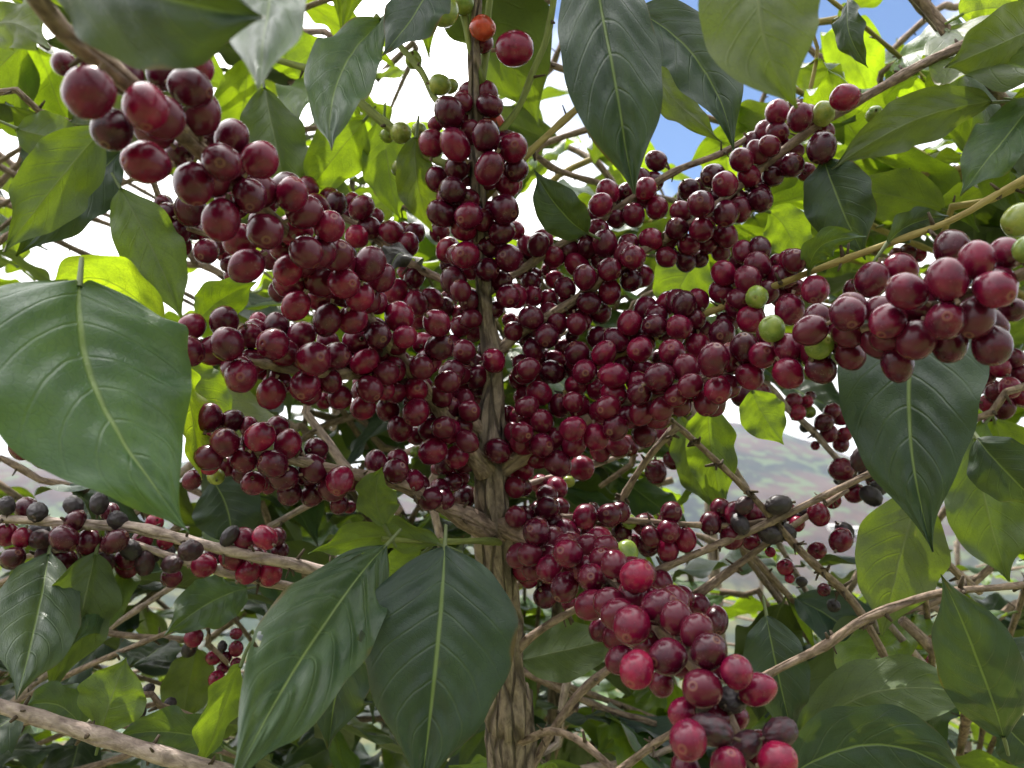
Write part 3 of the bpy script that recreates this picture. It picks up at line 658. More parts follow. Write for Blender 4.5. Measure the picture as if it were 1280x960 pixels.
# ------------------------------------------------------------------ cherries
CH = """
111,116,66 182,134,63 238,110,55 80,80,30 140,162,56 183,203,59 155,95,52 205,92,46 248,85,38 118,78,34 242,230,54 277,203,54 290,172,50 263,165,34 225,192,36
325,200,49 312,245,46 357,237,44 277,275,52 308,332,44 300,300,44 238,262,42 236,260,36
182,263,24 210,268,28 197,286,26 181,278,20 223,290,28 228,308,22 242,288,22 258,314,30 270,305,26 287,330,20 280,318,18 260,297,22 290,345,18 205,255,22
240,408,34 235,439,42 284,430,46 280,402,38 313,420,32 301,470,46
394,260,38 412,283,40r 369,288,46 400,315,44 330,250,40 365,243,44 329,278,36 446,296,28r 430,318,30 462,330,42 430,354,42 360,338,36r 361,354,40 400,372,36 450,371,38 477,347,36 370,382,36r 409,400,38 441,400,36
355,312,36 338,322,28 348,365,24 495,364,30 470,378,30 499,396,38 520,380,30 540,374,26 546,404,36 524,398,26 472,419,34 445,427,34 506,421,28r 529,429,28 549,434,34 456,452,33 492,440,30 475,437,26 490,462,36 535,452,32 580,440,30 591,455,27 617,451,30 607,437,22
555,385,26 560,375,22 576,408,26 575,392,20 565,465,30 597,472,28 617,471,22 576,423,14g 341,430,42 377,419,36 345,408,32 392,449,46 421,445,36 410,428,28 381,482,40 456,477,30 323,402,22 318,412,26 327,460,30 339,492,37 412,476,32
452,260,30 461,285,30 489,290,28 518,291,25 505,287,18 470,271,20 510,306,27 485,312,20 420,255,26 412,246,22 436,268,18 518,347,24 514,360,18 507,340,20 385,235,26 440,250,18
603,35,30o 562,141,40 540,179,34 569,181,40 612,132,30 580,125,24 617,153,26o 607,170,36 545,155,18 634,180,34 612,211,38 546,224,30 572,210,30 566,238,35 636,208,26 634,230,30 564,246,34 552,267,34 586,270,36 580,287,30 550,290,24 630,262,38 610,264,26 627,290,32 560,313,30 582,319,36 612,309,28 636,323,36 609,337,30 589,337,24 567,351,34 587,376,28 560,332,20 626,352,28 635,370,30 619,387,20 637,400,18
643,61,48 641,185,38 645,212,30 640,230,26 578,4,28g 555,14,38g
751,256,30r 765,245,24 807,246,28 821,260,28 792,269,28 770,273,24 747,287,27 756,305,32 775,317,18r 791,322,31 814,299,27 762,337,30 750,324,25 734,310,25 789,350,28 804,345,26 762,365,28 846,286,28 876,255,34 907,267,32 877,287,30 907,295,29 861,306,27 837,320,22 857,326,26 901,315,23 885,305,24 875,324,20 855,272,20 860,245,26 925,262,28 950,250,30 902,244,28
692,321,26 721,331,28 710,316,20 731,347,30 706,360,25 694,350,22 687,340,22 736,379,28 750,391,27 726,401,25 704,388,18 715,420,16 665,370,26 686,374,24 645,370,28 667,344,18 664,397,29 684,420,30 696,404,27 645,408,16 660,425,22 659,307,24 679,299,24 644,288,22 644,322,22 662,322,18 667,437,28 677,447,24
935,350,34 905,342,30 902,365,29 929,315,27 925,327,25 947,332,33 950,310,28 946,371,28g 922,386,29 939,399,36 902,416,36 930,434,35 965,411,32g 953,444,34r 892,450,44 872,432,32 840,440,33 855,460,35 824,471,36 849,409,31r 819,407,31 855,381,31 872,375,28 835,379,28 807,385,28 787,404,31 770,425,30 800,437,33 747,422,27 755,442,31 722,442,32 731,465,32 705,435,22 690,465,29 694,450,24 710,457,24 670,466,22 675,475,20 767,469,33 780,457,26 805,462,28 875,410,28 825,447,20 937,470,34 900,475,34 872,472,26 750,477,26 795,478,24
990,326,28 970,345,26 1019,362,35 972,327,20 987,387,37 975,370,26 995,360,22 1022,397,36 1060,392,48 1090,350,44 1067,362,24 1126,336,42 1134,365,52 1110,402,48 1145,425,42 1122,454,44 1184,349,54 1190,310,48 1221,325,48 1257,317,44 1243,362,52 1182,401,54 1187,431,46 1236,410,50 1240,432,50 1265,387,30 1275,275,44g 1284,312,34g 985,435,36 1024,432,35g 1026,462,38 985,467,38 1057,445,26 1050,430,24
1056,122,33r 1029,142,27g 1000,147,31 972,140,29 972,166,29 1027,185,38 963,195,24 990,207,30 966,220,25 1008,215,22 992,135,22 985,185,20 942,179,27 927,200,30 958,165,28 955,197,28 936,220,27 891,220,30 906,230,32 861,237,26 801,223,24 807,236,28 760,240,28 782,238,18 821,206,16g 877,234,24 955,226,24 948,243,28
3,512,24 29,557,32 56,570,32 85,582,20 8,632,24k 33,635,26 47,640,25k 92,632,24k 124,629,25k 94,651,26 147,651,26k 137,640,22 49,664,25k 51,674,28 80,673,33 111,678,30 144,677,32 143,667,22k 163,687,25k 8,668,27 28,672,22r 58,694,28 80,700,28 16,698,32 130,704,28 158,698,28 158,708,26 181,704,26 190,694,22k 208,690,23k 215,705,28 207,676,20r 193,653,20r 178,675,24 238,688,32d 255,707,28 270,692,24 290,698,29r 287,670,22k 305,673,26 316,695,26 310,715,28 215,722,22 331,672,29r 346,671,22 350,688,20 338,717,28r 322,697,24 124,690,18
261,522,34 290,526,28 281,553,36 311,533,22 325,546,37 305,575,33 261,580,26r 240,600,22 283,583,24 303,592,24 317,604,30 270,596,20g 252,545,22 347,534,27 360,555,33 341,580,36 355,597,33 323,602,28 396,572,22 385,594,29 425,601,36 390,619,27 362,617,29 402,609,18 424,631,22 335,607,20 470,577,27 497,575,27 495,596,26 516,601,28 482,632,26 437,634,16 550,610,24 553,626,27 581,621,28 567,602,22
405,501,20 425,497,30 455,490,31 480,487,26r 454,510,31 485,512,29 520,515,34 520,487,32 500,536,32 537,537,29 561,539,29 541,564,34 571,571,29 557,580,26 580,525,24 562,510,28 540,505,26 580,495,25 560,487,27 600,485,25 602,495,20 520,545,22 520,565,14g 597,572,24 622,564,31 628,595,28r 638,524,20 548,585,18
651,524,29 655,496,26 674,492,31 679,527,29 699,507,28 722,507,31 720,482,27 716,536,33 745,546,32 750,515,27 767,492,34 747,487,26 769,534,35 786,521,31 800,491,33 821,520,35 805,544,30 772,557,29 785,557,24 750,564,25 717,557,29 677,557,31 650,556,27 667,570,27 697,579,32 727,585,31 651,585,29 676,605,23 696,610,27r 652,610,22g 711,602,14g 696,550,20 837,501,28 850,510,22 862,500,24 826,542,20 872,487,34 897,487,36 891,505,32 930,494,31 950,492,26 886,525,24 867,537,23 847,545,18 841,575,22 820,590,26
684,635,29 655,647,28 671,666,35 691,654,27 707,666,31 710,692,39 749,674,33 731,646,29 762,644,30 740,637,18 707,650,22 730,672,26 677,695,28 655,690,27 655,712,28 687,711,33 732,712,36 760,695,32 782,693,30g 796,720,44r 777,665,24 787,652,18g 806,656,28 839,641,27 836,664,28 857,675,27 810,682,26 835,687,27 792,677,18 766,710,22
901,635,25 919,642,27 888,654,26 915,671,29 941,664,26 937,640,26 957,675,20k 940,678,20r 973,631,27k 963,668,28k 981,665,25k 996,655,18r 1023,643,26 1052,587,30 1077,573,27d 1068,616,24 1089,620,24k 1092,600,18 1050,600,14k 1051,675,28 1056,664,22k 1021,688,22 982,709,20r 963,690,12r 992,502,20 1009,502,15r 997,516,19r 1012,515,15g 1006,534,16k 1013,495,13 1040,514,20 1052,521,20 1030,528,21 1036,542,20 1056,543,17r 1051,555,19 1019,557,11 1060,510,14 1065,534,15
905,655,24 925,655,24k 950,645,24 958,655,22 970,650,24k 1000,640,22k 985,640,22 930,632,22d 1060,600,22d 1085,590,22k 1098,610,20k 1040,625,20 1136,802,21 1149,822,21r 1042,757,18k 1030,737,16 1002,727,14k 987,723,11r
660,722,26 681,746,28 706,734,37 687,722,26 740,722,38 740,756,41 712,755,20 790,782,54 825,759,50 850,749,37 826,728,28 874,757,27 896,775,34d 861,787,38 835,821,49 886,814,48 796,837,48r 775,825,36 751,786,28 768,797,30 827,855,30 875,875,37k 915,874,40k 921,840,44r 947,862,44r 890,912,49d 852,890,32r 860,925,54r 932,931,42d 910,957,48r 975,915,44d 972,950,48r 857,962,40 922,897,28
242,797,22r 236,812,18k 267,822,18 282,822,14 295,811,17 271,849,20r 272,862,13r 278,836,13 278,808,14k 295,792,14r 296,830,14 186,861,15k 174,890,18k 160,886,13k 213,879,16k 206,890,12k 212,722,20
550,106,24g 563,108,17g 517,75,20g 501,166,25g 524,163,18g 484,170,17g 500,210,20g 1093,143,20g
1232,468,22 1250,460,24 1275,468,22 1268,448,24 1245,490,24 1225,482,20 1262,485,26 1278,495,24 1235,505,22 1255,510,24 1135,315,18 1148,318,18 1120,318,16 1215,565,12r 1222,562,12r 1238,528,16 1250,538,16
"""
items = []
for w in CH.split():
    a = w.split(',')
    fl = a[2][-1] if a[2][-1].isalpha() else 'm'
    if fl == 'm' and float(a[0]) < 240 and 615 < float(a[1]) < 725 and random.random() < .3: fl = 'd'
    items.append((float(a[0]), float(a[1]), float(a[2].rstrip('rgkdo')), fl))
# a right hand branch of the neighbouring tree carries the far dark clusters; low twigs carry the small ones at the bottom left
EXTRA = {}
def dist_poly(x, y, pts):
    best = (1e9, 0)
    for a, b in zip(pts[:-1], pts[1:]):
        dx, dy = b[0] - a[0], b[1] - a[1]
        t = max(0, min(1, ((x - a[0]) * dx + (y - a[1]) * dy) / (dx * dx + dy * dy + 1e-9)))
        px, py, pd = a[0] + t * dx, a[1] + t * dy, a[2] + t * (b[2] - a[2])
        d = math.hypot(x - px, y - py)
        if d < best[0]: best = (d, pd, px, py)
    return best

def ellipsoid(variant, dry=False):
    rr = random.Random(variant * 13 + 5)
    ns, nr = (26, 18) if not dry else (36, 26)
    el = rr.uniform(1.02, 1.20); fl = rr.uniform(.90, 1.0)
    vs, uvs, fs = [], [], []
    for i in range(nr + 1):
        th = math.pi * i / nr
        th = th - .55 * math.sin(2 * th) * .25 if not dry else th
        v = th / math.pi
        r = 1.0
        if v < .05: r -= .055 * (1 - v / .05) ** 1.5          # navel dimple
        elif v < .085: r += .016 * math.sin((v - .05) / .035 * math.pi)   # its raised rim
        if v > .93: r -= .10 * ((v - .93) / .07) ** 2
        for k in range(ns):
            A = 2 * math.pi * k / ns
            d = Vector((math.sin(th) * math.cos(A), math.sin(th) * math.sin(A), math.cos(th)))
            q = r * (1 + .055 * noise.noise(d * 1.25 + Vector((variant * 7, 0, 0))) + .012 * noise.noise(d * 4 + Vector((variant * 3, 0, 0))))
            if dry:
                g = noise.noise(d * 2.6 + Vector((variant * 3, 1, 2)))
                q *= .96 - .17 * abs(g) + .05 * noise.noise(d * 6 + Vector((variant, 0, 0)))
            vs.append(Vector((d.x * q, d.y * q * fl, d.z * q * el))); uvs.append((k / ns, v))
    for i in range(nr):
        for k in range(ns):
            k2 = (k + 1) % ns
            fs.append((i * ns + k, (i + 1) * ns + k, (i + 1) * ns + k2, i * ns + k2))
    fm = [0] * len(fs)
    # short stalk
    b = len(vs)
    for q, rad in ((.9, .13), (1.05, .11), (1.22, .14)):
        for k in range(7):
            A = 2 * math.pi * k / 7
            vs.append(Vector((rad * math.cos(A), rad * math.sin(A), -el * q))); uvs.append((0, .99))
    for i in range(2):
        for k in range(7):
            k2 = (k + 1) % 7
            fs.append((b + i * 7 + k, b + (i + 1) * 7 + k, b + (i + 1) * 7 + k2, b + i * 7 + k2)); fm.append(1)
    o = mesh_obj('cherry', vs, fs, [M_DRY if dry else M_CHERRY, M_TWIG if not dry else M_STUB], fmat=fm)
    put_uv(o, uvs)
    me = o.data; bpy.data.objects.remove(o)
    return me
CM = [ellipsoid(k) for k in range(14)]
DM = [ellipsoid(20 + k, True) for k in range(4)]

# --- neighbouring trees near enough to matter (their trunks stand outside the picture or behind leaves)
def neighbour(label, foot, h, wood='t'):
    z = ground_z(*foot)
    t = thing('coffee_tree', label, 'coffee tree', (foot[0], foot[1], z), 'coffee trees around the fruiting one')
    rows = [(foot[0], foot[1], z, .020), (foot[0] + .02, foot[1], z + h * .4, .016), (foot[0] - .01, foot[1] + .01, z + h * .75, .011), (foot[0], foot[1], z + h, .005)]
    S = catmull(rows, .02)
    b = Bark(); b.tube(S, 12, .15, .07, .12, random.randint(1, 50)); b.build('trunk', [M_TRUNK, M_STUB], t, Vector(rows[0][:3]))
    return t, S
nb_ul, S_ul = neighbour('coffee tree at the upper left with yellow green twigs against white sky', (-.82, .95), 2.35)
nb_ur, S_ur = neighbour('coffee tree at the upper right with olive leaves below the blue sky', (.82, .95), 2.4)
nb_ll, S_ll = neighbour('coffee tree at the lower left with grey green leaves and few cherries', (-.72, .85), 1.35)
nb_lr, S_lr = neighbour('coffee tree at the lower right with bright green leaves in front of the hazy hillside', (.55, 1.05), 1.3)
nb_bl, S_bl = neighbour('coffee tree farther behind on the left whose leaves fill gaps between the nearer twigs', (-.35, 1.55), 2.6)
nb_br, S_br = neighbour('coffee tree farther behind on the right whose leaves fill gaps between the nearer twigs', (.42, 1.6), 2.6)
NB = {'bl': (nb_bl, S_bl), 'br': (nb_br, S_br), 'ul': (nb_ul, S_ul), 'ur': (nb_ur, S_ur), 'll': (nb_ll, S_ll), 'lr': (nb_lr, S_lr)}

def leafy(parent, S, n, lmin, lmax, pal, gaps=True, droop=.35, start=.25, seed=0):
    """opposite pairs of leaves along the outer part of a branch"""
    P = np.array(S)[:, :3]
    cum = np.r_[0, np.cumsum(np.linalg.norm(np.diff(P, axis=0), axis=1))]
    made = 0
    for k in range(n):
        q = start + (1 - start) * (k + random.uniform(-.2, .2)) / max(1, n - 1) if n > 1 else 1
        q = min(1, max(0, q)) * cum[-1]
        i = min(len(P) - 2, int(np.searchsorted(cum, q)))
        i = max(1, i)
        b = Vector(P[i]); T = Vector(P[i + 1] - P[i - 1]).normalized()
        sd = T.cross(Vector((0, 0, 1)))
        if sd.length < .2: sd = T.cross(Vector((1, 0, 0)))
        sd.normalize()
        for s in (-1, 1):
            d = (sd * s + T * random.uniform(.3, .9) + Vector((0, 0, -1)) * random.uniform(0, 2 * droop) + rnd(.2)).normalized()
            up = (Vector((0, 0, 1)) + rnd(.3)).normalized()
            if free_leaf(parent, b, d, up, random.uniform(lmin, lmax), jitter(random.choice(pal)), gaps): made += 1
    d = (T + rnd(.15) + Vector((0, 0, -.2))).normalized()
    free_leaf(parent, b, d, (Vector((0, 0, 1)) + rnd(.3)).normalized(), random.uniform(lmin, lmax), jitter(random.choice(pal)), gaps)

def nb_twig(key, pts, n, lmin=.09, lmax=.14, pal=(MID, FRESH, DARK), wood='t', droop=.35, start=.2, gaps=True, root=None):
    t, S = NB[key]
    p0 = pix(*pts[0][:3])
    j = int(np.argmin(np.linalg.norm(S[:, :3] - np.array(p0 - Vector((0, 0, .12))), axis=1)))
    r0 = S[j]
    rows = [(*r0[:3], .0030)]
    mid = Vector(r0[:3]).lerp(p0, .55) + Vector((0, 0, .03))
    rows.append((*mid, .0024))
    rows += [(*pix(*p[:3]), (p[3] if len(p) > 3 else 8) / 2 * p[2] / FPX) for p in pts]
    S2 = catmull(rows, .012)
    bk = Bark(); bk.tube(S2, 8, .1, .04, .25, random.randint(1, 60)); bk.stubs(S2, .04, random.randint(1, 60), 1, mat=1)
    o = bk.build('branch', [BARKS[wood], M_STUB], t, Vector(S2[0][:3]))
    if n: leafy(o, S2, n, lmin, lmax, pal, gaps, droop, start)
    return o
BR['B13'] = (nb_twig('ll', [(-40, 515, .37, 12), (20, 538, .375, 12), (60, 555, .38, 11), (110, 580, .39, 9), (190, 600, .40, 7)], 0), [(-40, 515, .37, 12), (20, 538, .375, 12), (60, 555, .38, 11), (110, 580, .39, 9)])
BACK = (FRESH, FRESH, MID, OLIVE, DARK)
for pts, n in [
    ([(-20, 118, .52), (50, 140, .53, 9), (105, 160, .54)], 3),
    ([(200, -20, .62), (330, 70, .66)], 4),
    ([(330, -10, .72), (380, 60, .7), (440, 110, .66)], 5),
    ([(470, -20, .66), (530, 40, .62)], 4),
    ([(150, 190, .62), (200, 250, .62), (245, 330, .6)], 4),
    ([(-20, 320, .5), (40, 280, .53), (95, 240, .56)], 4),
    ([(230, 330, .72), (330, 400, .72)], 3),
    ([(400, 160, .72), (480, 250, .72), (540, 260, .74)], 5),
    ([(150, 400, .55), (200, 440, .55), (260, 500, .56)], 4),
    ([(290, 150, .8), (400, 220, .78)], 4),
    ([(-30, 20, .55), (60, 60, .6)], 4),
    ([(60, 60, .75), (180, 130, .75), (260, 180, .74)], 5)]:
    nb_twig('ul', pts, n, pal=BACK)
for pts, n in [
    ([(640, 60, .62), (690, 0, .6)], 3),
    ([(690, 210, .68), (760, 150, .68)], 4),
    ([(700, 250, .75), (800, 170, .75)], 4),
    ([(860, 330, .66), (960, 250, .64)], 5),
    ([(930, 70, .62), (1060, 20, .62)], 5),
    ([(1110, -40, .52, 12), (1160, 10, .51, 14), (1192, 52, .5, 14)], 2),
    ([(1192, 60, .5, 11), (1232, 95, .49, 12), (1272, 150, .48, 12)], 3),
    ([(1060, 260, .62), (1240, 200, .6)], 5),
    ([(1024, -10, .55, 5), (1022, 60, .55, 5), (1018, 88, .55, 5), (1010, 125, .55, 4)], 0),
    ([(1100, 100, .66), (1280, 60, .66)], 5),
    ([(1080, 200, .62), (1190, 215, .62), (1290, 250, .6)], 5),
    ([(800, 400, .72), (900, 330, .7)], 4),
    ([(1180, 290, .48), (1240, 250, .46), (1310, 215, .46)], 3),
    ([(900, 140, .7), (1000, 180, .7), (1080, 160, .7)], 5),
    ([(1290, 480, .5), (1240, 515, .5, 10), (1200, 530, .5, 8)], 2)]:
    nb_twig('ur', pts, n, pal=BACK, wood=random.choice('ty'))
for key, L in (('bl', [((60, 250), (-20, 180)), ((150, 330), (60, 380)), ((200, 120), (120, 40)), ((280, 60), (200, 90)), ((420, 60), (340, 30)), ((440, 200), (370, 220)), ((520, 60), (470, 100)), ((480, 300), (560, 330)), ((330, 400), (260, 440)), ((40, 440), (-20, 480)), ((100, 100), (20, 60)), ((300, 240), (220, 220)), ((380, 330), (320, 300)), ((20, 220), (-40, 160)), ((160, 60), (100, 10)), ((400, 130), (330, 90)), ((70, 300), (0, 250)), ((60, 180), (-10, 240)), ((520, 330), (460, 300)), ((420, 400), (360, 360))]),
               ('br', [((720, 60), (660, 120)), ((760, 220), (700, 180)), ((880, 260), (820, 280)), ((980, 60), (1060, 90)), ((1050, 180), (1130, 140)), ((1130, 240), (1220, 220)), ((1180, 120), (1260, 150)), ((1150, 30), (1240, 0)), ((960, 330), (1060, 280)), ((1230, 330), (1300, 380)), ((900, 420), (960, 480))])):
    for p0, p1 in L:
        dd = random.uniform(.85, 1.1)
        nb_twig(key, [(*p0, dd), ((p0[0] + p1[0]) / 2, (p0[1] + p1[1]) / 2 - 6, dd + .02), (*p1, dd + .03)], 4, .11, .16, pal=(MID, FRESH, DARK, OLIVE))
GREY = (MID, DARK, MID, FRESH, DARK)
nb_cl, S_cl = neighbour('low coffee tree on the left whose dark leaves show below the dried cherries', (-.30, 1.35), 1.45)
nb_cm, S_cm = neighbour('low coffee tree behind the trunk whose dark leaves fill the shade', (.02, 1.50), 1.45)
nb_cr, S_cr = neighbour('low coffee tree on the right behind the thin crossing branches', (.40, 1.45), 1.25)
nb_cc, S_cc = neighbour('coffee tree right behind the fruiting one whose leaves fill the gaps between its clusters', (.06, .98), 1.75)
NB.update({'cc': (nb_cc, S_cc), 'cl': (nb_cl, S_cl), 'cm': (nb_cm, S_cm), 'cr': (nb_cr, S_cr)})
for p0, p1 in [((640, 330), (560, 320)), ((620, 420), (520, 410)), ((660, 400), (760, 380)), ((650, 470), (740, 460)), ((610, 500), (510, 490)), ((660, 540), (780, 600)), ((600, 380), (430, 370)), ((680, 330), (830, 320)), ((600, 470), (390, 470)), ((700, 420), (880, 420)), ((640, 590), (700, 620))]:
    dd = random.uniform(.64, .80)
    nb_twig('cc', [(*p0, dd, 5), ((p0[0] + p1[0]) / 2, (p0[1] + p1[1]) / 2 - 6, dd + .02, 4), (*p1, dd + .03, 3)], 4, .09, .13, pal=(MID, FRESH, DARK, MID), gaps=False)
for key, pal, L in (('cl', (DARK, DARK, MID), [((20, 620), (-40, 600)), ((180, 640), (100, 660)), ((240, 720), (170, 760)), ((330, 760), (260, 800)), ((60, 820), (-20, 850)), ((180, 930), (90, 960)), ((330, 880), (240, 940)), ((260, 560), (330, 600)), ((20, 940), (-30, 980)), ((400, 820), (350, 900))]),
                    ('cm', (DARK, MID, MID, FRESH), [((400, 560), (340, 520)), ((470, 590), (420, 640)), ((540, 640), (480, 690)), ((590, 560), (540, 530)), ((460, 500), (400, 540)), ((440, 900), (400, 960)), ((560, 740), (500, 780)), ((600, 600), (570, 700)), ((420, 500), (330, 490)), ((600, 330), (690, 300)), ((700, 430), (640, 470)), ((760, 410), (830, 350)), ((560, 430), (510, 370)), ((660, 380), (740, 400)), ((620, 250), (560, 200)), ((560, 520), (500, 480)), ((380, 540), (450, 520)), ((690, 650), (740, 700)), ((700, 780), (660, 830)), ((720, 880), (690, 950))]),
                    ('cr', (DARK, MID, FRESH, FRESH), [((760, 930), (700, 970)), ((820, 880), (780, 930)), ((880, 800), (830, 850)), ((930, 900), (880, 960)), ((960, 760), (900, 740)), ((1030, 830), (980, 880)), ((1100, 900), (1060, 960)), ((1140, 780), (1220, 760)), ((1180, 880), (1260, 900)), ((1240, 780), (1310, 740)), ((1060, 740), (1110, 700)), ((760, 640), (840, 600)), ((860, 690), (930, 680)), ((700, 640), (780, 680)), ((1180, 640), (1250, 660))])):
    for p0, p1 in L:
        dd = random.uniform(.72, 1.0)
        nb_twig(key, [(*p0, dd), ((p0[0] + p1[0]) / 2, (p0[1] + p1[1]) / 2 - 6, dd + .02), (*p1, dd + .03)], 4, .11, .16, pal=pal)

for pts, n in [
    ([(-30, 590, .56), (50, 600, .56), (110, 612, .56)], 4),
    ([(60, 770, .62), (140, 792, .62), (235, 800, .62)], 4),
    ([(60, 880, .5), (150, 905, .5), (300, 945, .52)], 4),
    ([(290, 620, .72), (350, 690, .72), (420, 760, .74)], 5),
    ([(410, 530, .75), (480, 560, .75), (560, 570, .76)], 4),
    ([(190, 610, .72), (340, 680, .72)], 5),
    ([(110, 960, .62), (260, 900, .62)], 4),
    ([(150, 870, .47, 8), (200, 882, .47, 9), (265, 907, .47, 10)], 0),
    ([(225, 785, .52, 6), (260, 805, .52, 6), (285, 830, .52, 6)], 0),
    ([(-20, 740, .5), (60, 730, .5), (120, 720, .52)], 4),
    ([(300, 860, .7), (420, 900, .7)], 5)]:
    nb_twig('ll', pts, n, pal=GREY, wood='t')
EXTRA['LL1'] = [(236, 800, .52), (270, 825, .52), (298, 800, .52)]
EXTRA['LL2'] = [(150, 870, .47), (200, 882, .47), (260, 905, .47)]
for pts, n in [
    ([(860, 490, .56), (880, 540, .56), (900, 600, .57)], 3),
    ([(930, 690, .62), (1000, 760, .62)], 3),
    ([(830, 545, .62, 8), (790, 580, .62, 8), (750, 608, .63, 7)], 2),
    ([(1150, 790, .62), (1080, 830, .62), (1000, 870, .62)], 5),
    ([(660, 840, .62), (740, 880, .62), (820, 905, .62)], 4),
    ([(1290, 690, .56), (1200, 740, .56), (1120, 770, .57)], 4),
    ([(900, 930, .58), (800, 950, .58), (700, 965, .6)], 4),
    ([(1290, 820, .62), (1180, 860, .62)], 4),
    ([(1150, 920, .56), (1000, 965, .56)], 4),
    ([(1090, 770, .52, 8), (1140, 815, .52, 9), (1180, 860, .52, 9)], 0),
    ([(1210, 860, .5, 15), (1170, 815, .5, 15), (1128, 775, .5, 14)], 0),
    ([(1150, 655, .45, 8), (1185, 705, .46, 9), (1225, 740, .47, 9)], 0)]:
    nb_twig('lr', pts, n, pal=(FRESH, MID, DARK, FRESH), wood=random.choice('tp'))
for pts in ([(357, 485, .55, 12), (382, 515, .55, 11), (415, 560, .55, 11), (440, 592, .55, 12), (500, 640, .56, 12)],
            [(520, 560, .56, 9), (535, 610, .56, 10), (545, 650, .56, 10), (560, 720, .57, 10)]):
    nb_twig('ll', pts, 0, wood='p')
nb_twig('lr', [(692, 965, .58, 9), (698, 930, .58, 10), (703, 880, .58, 10), (712, 842, .58, 9)], 0, wood='p')

# --- place the cherries on their branches
FRUIT = {k: v for k, v in BR.items() if k not in ('T1', 'S1', 'S2', 'B9a', 'B9b', 'B9d', 'B11', 'B8e', 'S3')}
polys = {k: v[1] for k, v in FRUIT.items()}
polys['TRUNK'] = [(616, 420, .45)] + [p[:3] for p in TRUNK_F]
polys['LL1'] = EXTRA['LL1']; polys['LL2'] = EXTRA['LL2']
polys['UR'] = [(1290, 478, .55), (1240, 500, .55), (1200, 520, .55)]
polys['UR2'] = [(1110, 318, .7), (1160, 316, .7)]
polys['LR'] = [(1120, 795, .66), (1160, 830, .66)]
polys_fill = {'CORE': [(606, 400, .45), (616, 465, .45), (613, 530, .447), (615, 590, .445)]}
polys['B8e'] = BR['B8e'][1]; polys['S3'] = BR['S3'][1]
info = []
for x, y, dm, fl in items:
    best = None
    ds = FPX * .0142 / dm
    for k, pts in polys.items():
        q = dist_poly(x, y, pts)
        cost = max(0, q[0] - .008 * FPX / q[1]) / 30 + abs(math.log(ds / q[1])) * (3.0 if fl in 'mr' and dm > 20 else 1.0)
        if k in ('B8b', 'B8c', 'B8d', 'B8e', 'S3', 'S5', 'S6') and fl == 'm' and y < 600 and k not in ('B8d',): cost += 1
        if best is None or cost < best[0]: best = (cost, k, q)
    _, k, q = best
    d = q[1]
    p = q[0] * d / FPX
    rc = .014
    bulge = math.sqrt(max(0, rc * rc - p * p))
    if dm * d / FPX < .0115 and k != 'TRUNK': bulge *= -.5                      # partly hidden ones sit behind
    z = d - bulge
    if fl in 'grkd' and dm > 20: z = d - (.022 if fl == 'g' else .017)
    z = .75 * z + .25 * min(d + .05, max(d - .05, ds - .01))
    info.append([x, y, dm / 2, fl, k, z, q, d])
Z = np.array([i[5] for i in info]); X = np.array([[i[0], i[1]] for i in info]); RP = np.array([i[2] for i in info])
Dsz = np.array([i[2] * i[7] * (1.7 if i[3] in 'gr' else 1.25 if i[3] in 'kd' else 1) for i in info])                    # larger apparent berries lie in front
Z0 = Z.copy()
pd = np.linalg.norm(X[:, None] - X[None], axis=2)
pairs = [(i, j) for i in range(len(X)) for j in range(i) if pd[i, j] < (RP[i] + RP[j]) and abs(Z0[i] - Z0[j]) < .08]
for it in range(60):
    for i, j in pairs:
        za = (Z[i] + Z[j]) / 2
        rs = (RP[i] + RP[j]) * za / FPX * .93
        pp_ = pd[i, j] * za / FPX
        if pp_ >= rs: continue
        s = math.sqrt(rs * rs - pp_ * pp_)
        f, bk_ = (i, j) if Dsz[i] > Dsz[j] else (j, i)
        g = Z[bk_] - Z[f]
        if g < s:
            Z[bk_] += (s - g) * .3; Z[f] -= (s - g) * .12
    Z = np.clip(Z, Z0 - .022, Z0 + .035)
own = {}
for k in polys:
    own[k] = BR[k][0] if k in BR else None
own['TRUNK'] = trunk; own['CORE'] = trunk
own['LL1'] = [c for c in nb_ll.children if c.name.startswith('branch')][9]
own['LL2'] = [c for c in nb_ll.children if c.name.startswith('branch')][8]
own['UR'] = [c for c in nb_ur.children if c.name.startswith('branch')][-1]
own['UR2'] = [c for c in nb_ur.children if c.name.startswith('branch')][12]
own['LR'] = [c for c in nb_lr.children if c.name.startswith('branch')][9]
COL = {'m': [(0.098, 0.0024, 0.021), (0.072, 0.0020, 0.017), (0.120, 0.0028, 0.025), (0.052, 0.0018, 0.013), (0.145, 0.0032, 0.028)], 'r': [(0.19, 0.005, 0.034), (0.15, 0.0045, 0.032)], 'o': [(0.42, 0.055, 0.025)],
       'g': [(0.17, 0.25, 0.04), (0.21, 0.27, 0.05)], 'k': [(0.022, 0.014, 0.018)], 'd': [(0.05, 0.006, 0.014)]}
LBL = {'g': 'unripe green cherry', 'k': 'dried blackened shrivelled cherry', 'o': 'orange half ripe cherry', 'd': 'wrinkled half dried cherry', 'r': 'bright red cherry'}
